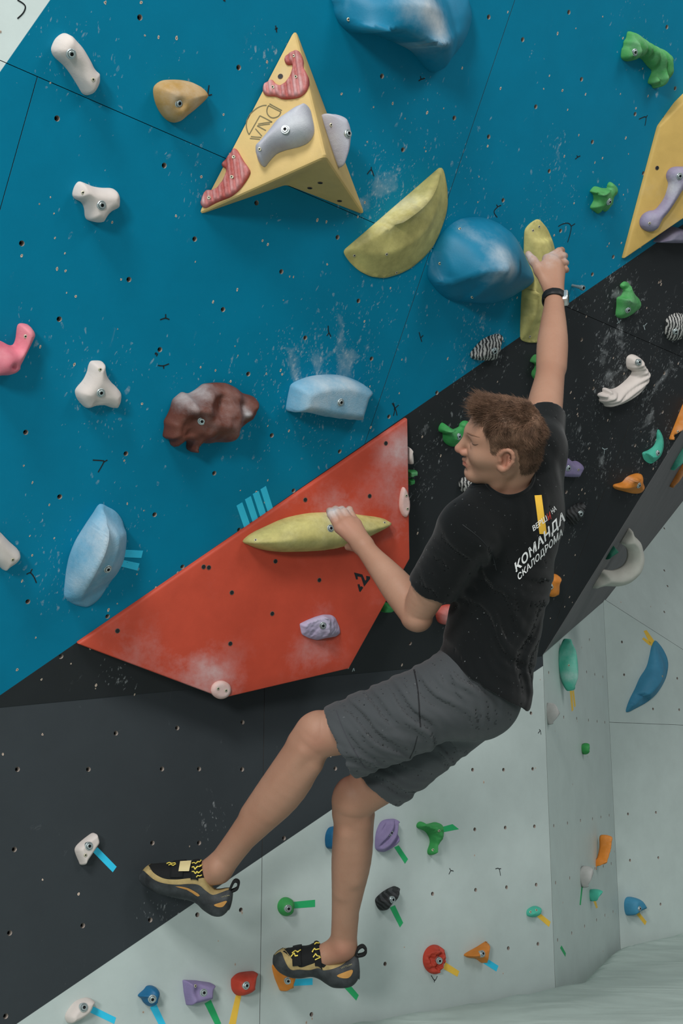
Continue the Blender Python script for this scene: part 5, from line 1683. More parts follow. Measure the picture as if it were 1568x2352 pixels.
BODY = build_body()
HB = 0.0030
bv, bq = surface(lambda X, pl: BODY.eval(X, pl), BODY.pr, BODY.bound, HB)
bv = smooth_verts(bv, bq, 1, .5)
person = bpy.data.objects.new('person', None)
COL.objects.link(person)
person.location = J['pel']
tag(person, 'climber in black T-shirt, grey shorts and climbing shoes reaching up the overhang', 'person')
bpy.context.view_layer.update()
PINV = Matrix.Translation(-Vector(J['pel']))
def part(name, v, q, mat, parent=person, smooth=True):
    me = np_mesh(name, np.asarray(v) - J['pel'], q)
    o = link(name, me, mat if isinstance(mat, (list, tuple)) else (mat,), None, smooth)
    o.parent = parent
    return o

def skin_material():
    m = bpy.data.materials.new('skin')
    nt, nd, lk, p = nodes(m)
    tc = N(nt, 'ShaderNodeTexCoord')
    co = tc.outputs['Object']
    n1 = N(nt, 'ShaderNodeTexNoise', in_Scale=9.0, in_Detail=5.0)
    lk.new(co, n1.inputs['Vector'])
    r = N(nt, 'ShaderNodeMapRange', in_1=.3, in_2=.7)
    lk.new(n1.outputs[0], r.inputs[0])
    c = mix(nt, r.outputs[0], T('#926c58', .84), T('#9c7864', .84))
    n3 = N(nt, 'ShaderNodeTexNoise', in_Scale=260.0, in_Detail=3.0)
    lk.new(co, n3.inputs['Vector'])
    r3 = N(nt, 'ShaderNodeMapRange', in_1=.58, in_2=.75, in_3=0, in_4=.25)
    lk.new(n3.outputs[0], r3.inputs[0])
    c = mix(nt, r3.outputs[0], c, T('#80553f'))
    rd = N(nt, 'ShaderNodeAttribute', attribute_name='flush')
    c = mix(nt, rd.outputs['Fac'], c, T('#964f45'))
    c = chalk_layer(nt, c, co, 60.0, 0.75, False, 0.70)
    st = N(nt, 'ShaderNodeAttribute', attribute_name='stubble')
    n4 = N(nt, 'ShaderNodeTexNoise', in_Scale=500.0, in_Detail=2.0)
    lk.new(co, n4.inputs['Vector'])
    c = mix(nt, mth(nt, 'MULTIPLY', st.outputs['Fac'], mth(nt, 'MULTIPLY', n4.outputs[0], 1.4, clamp=True)), c, T('#5d4535'))
    lk.new(c, p.inputs['Base Color'])
    p.inputs['Roughness'].default_value = .55
    p.inputs['Specular IOR Level'].default_value = .35
    p.inputs['Subsurface Weight'].default_value = .12
    p.inputs['Subsurface Radius'].default_value = (.012, .005, .003)
    b = N(nt, 'ShaderNodeBump', in_Strength=.15, in_Distance=.001)
    nb_ = N(nt, 'ShaderNodeTexNoise', in_Scale=380.0, in_Detail=3.0)
    lk.new(co, nb_.inputs['Vector'])
    lk.new(nb_.outputs[0], b.inputs['Height'])
    lk.new(b.outputs[0], p.inputs['Normal'])
    return m
SKIN = skin_material()
body = part('body', bv, bq, SKIN)
def near(pts, r):
    d = np.full(len(bv), 9.)
    for p_ in pts:
        d = np.minimum(d, np.linalg.norm(bv - p_, axis=1))
    return np.clip(1 - d / r, 0, 1)
chk = 1.1 * near([P(1262, 590, 3.38), P(1290, 600, 3.40), P(1215, 588, 3.355)], .07) + 1.3 * near([P(765, 1178, 3.11), P(785, 1176, 3.12)], .05) + .3 * near([P(800, 1215, 3.08), P(1262, 620, 3.36)], .05)
attr(body.data, 'chalk', np.clip(chk, 0, 1))
lx = (bv - HO) @ HR_.T / HSC                  # head coordinates f, s, u
lip = np.exp(-((lx[:, 0] - .094) / .012) ** 2 - (lx[:, 1] / .020) ** 2 - ((lx[:, 2] + .059) / .0095) ** 2) * 1.0
ear = np.exp(-(((lx[:, 0] + .008) / .02) ** 2 + ((lx[:, 1] - .085) / .016) ** 2 + ((lx[:, 2] + .004) / .03) ** 2)) * .35
nose = np.exp(-(((lx[:, 0] - .115) / .02) ** 2 + ((lx[:, 2] + .022) / .016) ** 2)) * .3 * (np.abs(lx[:, 1]) < .05)
handf = .22 * near([P(795, 1215, 3.08)], .06) + .2 * near([J['le']], .05) + .25 * near([J['ra'] - FWD * .04], .05) + .15 * near([J['lk'] - FWD * .05], .06)
attr(body.data, 'flush', np.clip(lip + ear + nose + handf, 0, 1))
side_stub = np.exp(-(((lx[:, 0] - .012) / .022) ** 2 + ((lx[:, 2] - .012) / .022) ** 2)) * .55 * (np.abs(lx[:, 1]) > .03)
nape = np.exp(-(((lx[:, 0] + .055) / .03) ** 2 + ((lx[:, 2] + .07) / .016) ** 2)) * .5
shin = .30 * near([J['lk'] + (J['la'] - J['lk']) * f_ for f_ in (.2, .35, .5, .65, .8)], .10) + .30 * near([J['rk'] + (J['ra'] - J['rk']) * f_ for f_ in (.2, .35, .5, .65, .8)], .10)
attr(body.data, 'stubble', np.clip(side_stub + nape + shin, 0, 1))

# ------------------------------------------------------------------ clothes: thin shells cut open at neck, cuffs and hems
def cloth(outer, h, th=.0065, carve=(), fold=None):
    B = Body()
    B.pr = outer
    def fn(X, pl):
        po = [p for p in pl if p.get('lay') != 'carve']
        d = B.eval(X, po)
        if fold is not None:
            w = fold(X)
            d = d + w
        i = B.eval(X, po, th, .022)
        if fold is not None:
            i = i + w
        r = np.maximum(d, -i)
        for p in pl:
            if p.get('lay') == 'carve':
                r = np.maximum(r, -B.prim(p, X))
        return r
    pr = outer + [dict(p, lay='carve') for p in carve]
    v, q = surface(fn, pr, B.bound, h)
    return smooth_verts(v, q, 2, .5), q

def fabric(key, hexc, hex2, scale=900, rough=.9, dust=.5):
    m = bpy.data.materials.new(key)
    nt, nd, lk, p = nodes(m)
    tc = N(nt, 'ShaderNodeTexCoord')
    co = tc.outputs['Object']
    n1 = N(nt, 'ShaderNodeTexNoise', in_Scale=6.0, in_Detail=4.0)
    lk.new(co, n1.inputs['Vector'])
    c = mix(nt, n1.outputs[0], T(hexc), T(hex2))
    if dust:
        n2 = N(nt, 'ShaderNodeTexNoise', in_Scale=150.0, in_Detail=4.0)
        lk.new(co, n2.inputs['Vector'])
        r = N(nt, 'ShaderNodeMapRange', in_1=.70, in_2=.8, in_3=0, in_4=dust)
        lk.new(n2.outputs[0], r.inputs[0])
        c = mix(nt, r.outputs[0], c, CHALK)
    lk.new(c, p.inputs['Base Color'])
    p.inputs['Roughness'].default_value = rough
    p.inputs['Specular IOR Level'].default_value = .15
    p.inputs['Sheen Weight'].default_value = .15
    b = N(nt, 'ShaderNodeBump', in_Strength=.25, in_Distance=.0006)
    nb_ = N(nt, 'ShaderNodeTexNoise', in_Scale=scale, in_Detail=2.0)
    lk.new(co, nb_.inputs['Vector'])
    n5 = N(nt, 'ShaderNodeTexNoise', in_Scale=38.0, in_Detail=4.0)
    lk.new(co, n5.inputs['Vector'])
    lk.new(mth(nt, 'ADD', nb_.outputs[0], mth(nt, 'MULTIPLY', n5.outputs[0], 5.0)), b.inputs['Height'])
    lk.new(b.outputs[0], p.inputs['Normal'])
    return m

def fold_wave(X, o, d, along, width, n, amp, wob=0.0):
    """a bundle of uneven creases running along `along`, spread across d inside a blob at o"""
    r = X - o
    s = r @ d / width
    t = r @ along / width
    m = np.exp(-(r * r).sum(-1) / (width * width))
    ph = o.sum() * 7.3
    s = s + .16 * np.sin(2.1 * t + ph) + .07 * np.sin(5.3 * t + 2 * ph)
    w = np.sin(2 * math.pi * n * .62 * s + ph) + .7 * np.sin(2 * math.pi * n * s * 1.13 + 1.7 * ph + 1.3 * t) + .5 * np.sin(2 * math.pi * n * .37 * s + 3.1 * ph - .9 * t)
    w = np.tanh(w * 1.1) * (.55 + .45 * np.sin(1.7 * t + 4.1 * s + ph))
    return amp * m * w

# ---- T-shirt
S_ = Body()
hemn = unit(-RX * .53 - UPC * .85 + FWD * .05)
hem = (hemn, P(1100, 1556, 2.93))
S_.cone(P(1172, 1205, 2.86), P(1152, 1330, 2.90), .122, .118, .03)
S_.cone(P(1152, 1330, 2.90), P(1132, 1450, 2.93), .118, .112, .03)
S_.cone(P(1132, 1450, 2.93), P(1104, 1590, 2.925), .113, .130, .03, cut=hem)
S_.cone(J['ls'] + (J['rs'] - J['ls']) * .10, J['rs'] - (J['rs'] - J['ls']) * .10, .070, .060, .04)
S_.cone(J['neck'] - UPC * .045, P(1172, 1205, 2.86), .072, .10, .05)
S_.cone(J['neck'] - UPC * .040, J['ls'], .048, .058, .04)
S_.cone(J['neck'] - UPC * .022 + RX * .02, J['rs'], .052, .062, .04)
S_.ell(P(1205, 1150, 2.84), np.eye(3), (.085, .08, .10), .05)
ud = unit(J['le'] - J['ls'])
ua_end = J['ls'] + (J['le'] - J['ls']) * .66
lc = (unit(ud + RX * .05 - UPC * .1), ua_end)
S_.cone(J['ls'] + FWD * .0, J['ls'] + (J['le'] - J['ls']) * .75, .070, .063, .03, cut=lc)
rd = unit(J['re'] - J['rs'])
rc = (unit(rd - RX * .18), J['rs'] + (J['re'] - J['rs']) * .36)
S_.cone(J['rs'] - rd * .02, J['rs'] + (J['re'] - J['rs']) * .45, .060, .055, .02, cut=rc)
S_.cone(J['rs'] - UPC * .02 + RX * .003, P(1232, 1180, 2.90), .055, .066, .03)
carve = [dict(t='c', a=hp(-.03, 0, -.02), b=P(1164, 1146, 2.78), ra=.051, rb=.0535, k=.01, op='-', cut=None),
         dict(t='c', a=P(1190, 1080, 2.79), b=P(1184, 1100, 2.80), ra=.036, rb=.036, k=.01, op='-', cut=None)]
dn = unit(-UPC + RX * -.1)
def shirt_fold(X):
    w = fold_wave(X, P(1120, 1470, 2.84), unit(UPC + RX * .7), unit(RX - UPC * .7), .16, 4.5, .0050, .010)
    w += fold_wave(X, P(1190, 1520, 2.88), unit(RX * .9 - UPC * .35), unit(UPC + RX * .3), .13, 3.5, .0060, .012)
    w += fold_wave(X, P(1090, 1330, 2.78), unit(UPC * .8 + RX * .6), unit(RX - UPC), .12, 3.0, .0045, .01)
    w += fold_wave(X, P(1225, 1160, 2.80), unit(RX * .9 + UPC * .3), unit(UPC - RX * .3), .11, 3.0, .0035, .01)
    w += fold_wave(X, P(1240, 1330, 2.85), unit(UPC * .9 + RX * .4), unit(RX), .12, 3.5, .0040, .01)
    w += fold_wave(X, P(1030, 1290, 2.74), unit(UPC * .5 + RX * .9), unit(UPC), .09, 2.5, .0030, .01)
    return w
sv, sq = cloth(S_.pr, .0039, .0065, carve, shirt_fold)
SHIRT = fabric('shirt_black', '#080a0b', '#0c0f10', 1100, .92, .5)
shirt = part('t_shirt', sv, sq, SHIRT)
shirt['label'] = 'black cotton T-shirt with white lettering on the back'

# ---- shorts
H_ = Body()
lt = unit(P(785, 1708, 2.92) - J['lh'])
lcut = (unit(-RX * .905 - UPC * .42 + FWD * .0), P(786, 1708, 2.92))
rcut = (unit(-RX * .67 - UPC * .745), P(856, 1800, 3.06))
wcut = (unit(UPC * .86 + RX * .5), P(1098, 1540, 2.94))
H_.cone(P(1102, 1540, 2.945), P(1085, 1600, 2.95), .104, .108, .04, cut=wcut)
H_.ell(P(1108, 1598, 2.96), np.eye(3), (.092, .11, .092), .05)
H_.cone(J['lh'] - RX * .03 + UPC * .0 + FWD * .005, P(765, 1712, 2.92), .102, .090, .05, cut=lcut)
H_.cone(J['rh'] - RX * .01, P(835, 1818, 3.065), .100, .088, .04, cut=rcut)
H_.cone(P(940, 1650, 2.90), P(800, 1700, 2.91), .088, .092, .03, cut=lcut)
def short_fold(X):
    w = fold_wave(X, P(900, 1640, 2.82), unit(RX * .75 + UPC * .66), unit(RX * .66 - UPC * .75), .17, 5.5, 0.0075, .012)
    w += fold_wave(X, P(1010, 1610, 2.80), unit(RX * .8 + UPC * .6), unit(RX * .6 - UPC * .8), .14, 4.0, 0.0083, .012)
    w += fold_wave(X, P(960, 1770, 2.98), unit(RX * .5 + UPC * .85), unit(RX), .13, 4.0, 0.0075, .012)
    w += fold_wave(X, P(840, 1740, 2.86), unit(RX * .5 + UPC * .85), unit(RX), .10, 3.5, 0.0053, .012)
    w += fold_wave(X, P(1080, 1530, 2.84), unit(RX * .8 + UPC * .5), unit(UPC), .09, 3.0, 0.0060, .01)
    return w
hv, hq = cloth(H_.pr, .0039, .0065, (), short_fold)
SHORTS = fabric('shorts_grey', '#333638', '#3c3f41', 800, .88, .2)
shorts = part('shorts', hv, hq, SHORTS)
shorts['label'] = 'dark grey woven shorts'

def caster(v, q):
    return BVHTree.FromPolygons([Vector(p) for p in v], [tuple(int(i) for i in f) for f in q])
def drape(bvh, pts, off):
    """drop pixel points on a surface along the lens rays -> world points"""
    out = []
    last = None
    for x, y in pts:
        d = Vector(ray(x, y)).normalized()
        h = bvh.ray_cast(Vector(CAM), d)
        if h[0] is None:
            out.append(None)
        else:
            n = h[1] if h[1].dot(d) < 0 else -h[1]
            out.append(np.array(h[0] + n * off))
    return out
sb = caster(sv, sq)
hb = caster(hv, hq)

def decal(name, bvh, pts2, faces, mat, parent, off=.0012, label=None):
    w = drape(bvh, pts2, off)
    dep = [depth(p_) for p_ in w if p_ is not None]
    fs = []
    for f in faces:
        if any(w[i] is None for i in f):
            continue
        dd = [depth(w[i]) for i in f]
        if max(dd) - min(dd) > .03:
            continue
        fs.append(tuple(f))
    used = sorted({i for f in fs for i in f})
    mp = {i: k for k, i in enumerate(used)}
    v = [w[i] - J['pel'] for i in used]
    me = mesh(name, v, [tuple(mp[i] for i in f) for f in fs])
    o = link(name, me, (mat,), None, True)
    o.parent = parent
    if label:
        o['label'] = label
    return o
def quadmap(q, u, v):                # q: TL, TR, BR, BL
    q = [np.array(a, float) for a in q]
    return (q[0] * (1 - u) + q[1] * u) * (1 - v) + (q[3] * (1 - u) + q[2] * u) * v
def text_outline(txt, bold=.018, spacing=1.0):
    cu = bpy.data.curves.new('lettering', 'FONT')
    cu.body = txt
    cu.offset = bold
    cu.space_character = spacing
    o = bpy.data.objects.new('lettering', cu)
    COL.objects.link(o)
    dg = bpy.context.evaluated_depsgraph_get()
    me = bpy.data.meshes.new_from_object(o.evaluated_get(dg))
    bpy.data.objects.remove(o)
    bm = bmesh.new()
    bm.from_mesh(me)
    bmesh.ops.triangulate(bm, faces=bm.faces)
    for _ in range(3):
        le = [e for e in bm.edges if e.calc_length() > .12]
        if not le:
            break
        bmesh.ops.subdivide_edges(bm, edges=le, cuts=1)
        bmesh.ops.triangulate(bm, faces=[f for f in bm.faces if len(f.verts) > 3])
    v = np.array([(p.co.x, p.co.y) for p in bm.verts])
    bm.verts.index_update()
    f = [[p.index for p in q.verts] for q in bm.faces]
    bm.free()
    lo, hi = v.min(0), v.max(0)
    v = (v - lo) / (hi - lo)
    v[:, 1] = 1 - v[:, 1]
    return v, f
def lettering(name, txt, quad, mat, parent, bvh, label, bold=.02, spacing=1.0, off=.0016):
    v, f = text_outline(txt, bold, spacing)
    pts = [quadmap(quad, a, b) for a, b in v]
    return decal(name, bvh, pts, f, mat, parent, off, label)
WHITEP = M('print_white', '#c9cfcf', .8, .06, 0, chalk=0)
REDP_ = M('print_red', '#b03a33', .8, .05, 0, chalk=0)
YELP = M('print_yellow', '#c79b35', .75, .06, .1, chalk=0)
def grid_decal(name, bvh, quad, n, m, mat, parent, off, label=None):
    pts = [quadmap(quad, i / n, j / m) for j in range(m + 1) for i in range(n + 1)]
    f = [(j * (n + 1) + i, j * (n + 1) + i + 1, (j + 1) * (n + 1) + i + 1, (j + 1) * (n + 1) + i) for j in range(m) for i in range(n)]
    return decal(name, bvh, pts, f, mat, parent, off, label)
grid_decal('yellow_bar', sb, [(1226.6, 1138), (1242.7, 1137), (1254.5, 1226), (1238, 1226)], 4, 16, YELP, shirt, .0012, 'yellow printed bar on the back')
lettering('lettering', 'BEPШ', [(1221, 1207), (1252, 1183), (1256, 1195), (1224, 1220)], WHITEP, shirt, sb, 'white printed word', .008)
lettering('lettering', 'И', [(1254, 1180), (1261, 1174), (1264.5, 1192), (1258, 1196)], REDP_, shirt, sb, 'red printed letter', .0)
lettering('lettering', 'НА', [(1263, 1171), (1273, 1160), (1277, 1171), (1267, 1181)], WHITEP, shirt, sb, 'white printed letters', .008)
lettering('lettering', 'КОМАНДА', [(1181, 1293), (1294, 1170), (1297, 1200), (1186, 1318)], WHITEP, shirt, sb, 'large white printed word', .03, 1.12)
lettering('lettering', 'СКАЛОДРОМА', [(1187, 1319), (1291, 1211), (1291, 1233), (1191, 1336)], WHITEP, shirt, sb, 'second white printed word', .02, 1.05)
# pocket slit and side seam of the shorts
SEAM = M('seam_dark', '#17181a', .9, .05, 0, chalk=0)
def ribbon(name, bvh, line_px, wpx, mat, parent, off=.0012):
    L = spline(np.array(line_px, float), 26, False)
    t = np.gradient(L, axis=0)
    t /= np.linalg.norm(t, axis=1)[:, None]
    nn = np.c_[-t[:, 1], t[:, 0]] * wpx / 2
    pts = list(L + nn) + list(L - nn)
    n = len(L)
    return decal(name, bvh, pts, [(i, i + 1, n + i + 1, n + i) for i in range(n - 1)], mat, parent, off)
ribbon('pocket_slit', hb, [(951, 1538), (957, 1570), (961, 1605), (963, 1640), (965, 1670)], 3.0, SEAM, shorts)
ribbon('side_seam', hb, [(958, 1690), (950, 1720), (940, 1742)], 1.4, SEAM, shorts)
ribbon('hem_seam', hb, [(772, 1632), (790, 1680), (812, 1722), (838, 1764)], 1.4, M('seam_soft', '#333338', .9, .05, 0, chalk=0), shorts)
ribbon('sleeve_seam', sb, [(1062, 1205), (1100, 1235), (1128, 1270), (1140, 1310)], 1.4, M('seam_black', '#1b1e20'), shirt)

# ribbed collar and the cord round the neck
def collar_ring():
    a_, b_ = hp(-.03, 0, -.02), P(1164, 1146, 2.78)
    ax = unit(b_ - a_)
    e1 = unit(np.cross(ax, FWD)); e2 = np.cross(ax, e1)
    n = 48
    tt = np.full(n, np.nan)
    L = np.linalg.norm(b_ - a_)
    for i in range(n):
        th = 2 * math.pi * i / n
        d = e1 * math.cos(th) + e2 * math.sin(th)
        for t in np.arange(.0, L + .03, .0015):
            h = sb.ray_cast(Vector(a_ + ax * t), Vector(d), .068)
            if h[0] is not None:
                tt[i] = t
                break
    tt = np.where(np.isnan(tt), np.nanmedian(tt), tt)
    for _ in range(10):
        tt = .5 * tt + .25 * (np.roll(tt, 1) + np.roll(tt, -1))
    return np.array([a_ + ax * (tt[i] + .003) + (e1 * math.cos(2 * math.pi * i / n) + e2 * math.sin(2 * math.pi * i / n)) * .0555 for i in range(n)])
cring = collar_ring()

# ------------------------------------------------------------------ hair
bm_n = np.zeros(len(bv) * 3, np.float32)
body.data.vertices.foreach_get('normal', bm_n) if hasattr(body.data.vertices[0], 'normal') else None
bn3 = bm_n.reshape(-1, 3).astype(float)
hair_poly = np.array([(.098, .092), (.078, .088), (.060, .080), (.048, .056), (.038, .040), (.036, .010), (.022, .004), (.016, .030), (-.010, .038), (-.032, .024), (-.038, .0), (-.043, -.03), (-.047, -.066), (-.14, -.075), (-.16, .16), (.1, .17)])
head = (np.abs(lx[:, 0]) < .14) & (np.abs(lx[:, 1]) < .0785) & (lx[:, 2] > -.09) & (lx[:, 2] < .16)
hm = head & inside(hair_poly, lx[:, [0, 2]])
hid = np.where(hm)[0]
def hair_len(f, s, u):
    L = .010 + .013 * np.clip((u - .02) / .07, 0, 1) + .009 * np.clip((u - .06) / .05, 0, 1) * np.clip((f + .01) / .08, 0, 1)
    return L * np.clip((u + .10) / .07, .35, 1)
def build_hair():
    V, Q = [], []
    # under-cap
    fm = hm[bq].all(1)
    fq = bq[fm]
    used = np.unique(fq)
    mp = -np.ones(len(bv), int)
    mp[used] = np.arange(len(used))
    Lc = hair_len(*lx[used].T)
    capv = bv[used] + bn3[used] * (Lc * .09)[:, None] * HSC
    V.append(capv)
    Q.append(mp[fq])
    base = len(capv)
    cnt = 20000
    pick = rng.choice(hid, cnt)
    root = bv[pick] + rng.normal(0, .0008, (cnt, 3))
    nrm = bn3[pick]
    f, s, u = lx[pick].T
    L = hair_len(f, s, u) * rng.uniform(.75, 1.25, cnt) * HSC
    topw = np.clip((u - .05) / .06, 0, 1)
    frontw = np.clip((f - .02) / .06, 0, 1)
    # comb: top sweeps forward, then curls; sides run back and down
    clump = np.c_[np.sin(f * 95 + 3 * np.sin(s * 60)), np.sin(s * 110 + 2 * np.sin(f * 70)), np.cos(u * 90 + f * 40)]
    comb = (HF[None] * (.9 * topw - .55 * (1 - topw))[:, None] + HU[None] * (-.75 * (1 - topw) + .35 * frontw * topw)[:, None] + HS[None] * (np.sign(s) * .10 * topw)[:, None])
    comb += clump @ HR_ * .24 + rng.normal(0, .14, (cnt, 3))
    curl = rng.normal(0, .25, (cnt, 3)) + clump[:, [1, 2, 0]] @ HR_ * .35
    seg = 4
    ts = np.linspace(0, 1, seg + 1)
    pts = []
    for t in ts:
        d = nrm * (t * .62 - .22 * t * t)[..., None] * (1.0 - .35 * (1 - topw) + .5 * frontw * topw)[:, None] + comb * (.35 * t + .60 * t * t) + curl * (t ** 3 * .25)
        pts.append(root + d * L[:, None])
    pts = np.stack(pts, 1)
    tan = np.gradient(pts, axis=1)
    tan /= np.linalg.norm(tan, axis=2)[..., None] + 1e-9
    a = np.cross(tan, nrm[:, None, :] + .3)
    a /= np.linalg.norm(a, axis=2)[..., None] + 1e-9
    b = np.cross(tan, a)
    rad = (.00055 * (1 - .8 * ts))[None, :, None]
    rings = np.stack([pts + (a * math.cos(x) + b * math.sin(x)) * rad for x in (0, 2.094, 4.189)], 2)   # n, seg+1, 3, xyz
    V.append(rings.reshape(-1, 3))
    idx = np.arange(cnt)[:, None, None] * ((seg + 1) * 3) + np.arange(seg)[None, :, None] * 3 + np.arange(3)[None, None, :]
    nx = np.arange(cnt)[:, None, None] * ((seg + 1) * 3) + np.arange(seg)[None, :, None] * 3 + ((np.arange(3) + 1) % 3)[None, None, :]
    Q.append((np.stack([idx, nx, nx + 3, idx + 3], -1) + base).reshape(-1, 4))
    return np.concatenate(V), np.concatenate(Q)
gv, gq = build_hair()
HAIR = M('hair_brown', '#4d392b', .55, .25, 0, chalk=0, vscale=45, hex2='#6d5342', spec=.3)
hair = part('hair', gv, gq, HAIR)
hair['label'] = 'short tousled light-brown hair'
hair['kind'] = 'stuff'
# brow and lashes
def tube_part(name, pts, rad, mat, parent=person, n=8):
    pts = spline(np.array(pts), 16, False)
    t = np.gradient(pts, axis=0)
    t /= np.linalg.norm(t, axis=1)[:, None]
    up = np.array([.3, .5, .8])
    a = np.cross(t, up); a /= np.linalg.norm(a, axis=1)[:, None]
    b = np.cross(t, a)
    k = len(pts)
    rr = rad * np.sin(np.linspace(.35, math.pi - .35, k)) if np.isscalar(rad) else np.asarray(rad)
    V = np.concatenate([pts + (a * math.cos(x) + b * math.sin(x)) * rr[:, None] for x in np.linspace(0, 2 * math.pi, n, endpoint=False)])
    Q = np.array([(i * k + j, ((i + 1) % n) * k + j, ((i + 1) % n) * k + j + 1, i * k + j + 1) for i in range(n) for j in range(k - 1)])
    return part(name, V, Q, mat, parent)
bb = caster(bv, bq)
def on_face(f, s, u, off):
    o = hp(f + .08, s, u)
    h = bb.ray_cast(Vector(o), Vector(-HF))
    return np.array(h[0]) + HF * off if h[0] is not None else hp(f, s, u)
BROW = M('brow_hair', '#6a4d3c', .8, .1, 0, chalk=0)
def on_skin(px, off):
    return [p_ for p_ in drape(bb, px, off) if p_ is not None]
tube_part('eyebrow', on_skin([(1071, 994), (1077, 996), (1084, 999), (1093, 1002), (1102, 1005)], -.0004), .0020, BROW)
tube_part('eyelash', on_skin([(1083, 1018), (1087, 1021), (1092, 1022), (1098, 1020)], -.0002), .0012, M('lash', '#3a2a22', .8, .1, 0, chalk=0))
for sgn in (-1,):
    tube_part('eyebrow', [on_face(.09, sgn * x, y, .0002) for x, y in ((.010, .030), (.022, .0345), (.034, .036), (.045, .032))], .0024, BROW)
    tube_part('eyelash', [on_face(.08, sgn * x, y, .0003) for x, y in ((.019, .0045), (.027, .0025), (.036, .003), (.044, .006))], .0011, M('lash', '#3a2a22', .8, .1, 0, chalk=0))

def ring_tube(name, pts, rad, mat, parent, n=10, flat=1.0):
    k = len(pts)
    t = np.roll(pts, -1, 0) - np.roll(pts, 1, 0)
    t /= np.linalg.norm(t, axis=1)[:, None]
    c0 = pts.mean(0)
    a = pts - c0
    a -= t * (a * t).sum(1)[:, None]
    a /= np.linalg.norm(a, axis=1)[:, None]
    b = np.cross(t, a)
    V = np.concatenate([pts + a * math.cos(x) * rad * flat + b * math.sin(x) * rad for x in np.linspace(0, 2 * math.pi, n, endpoint=False)])
    Q = np.array([(i * k + j, ((i + 1) % n) * k + j, ((i + 1) % n) * k + (j + 1) % k, i * k + (j + 1) % k) for i in range(n) for j in range(k)])
    return part(name, V, Q, mat, parent)
ring_tube('collar', cring, .0085, SHIRT, shirt, 12, .45)
tube_part('neck_cord', [p_ + np.array([0, -.003, 0]) for p_ in (P(1213, 1084, 2.765), P(1217, 1094, 2.76), P(1213, 1106, 2.752), P(1203, 1116, 2.745))], np.full(16, .0013), SEAM)
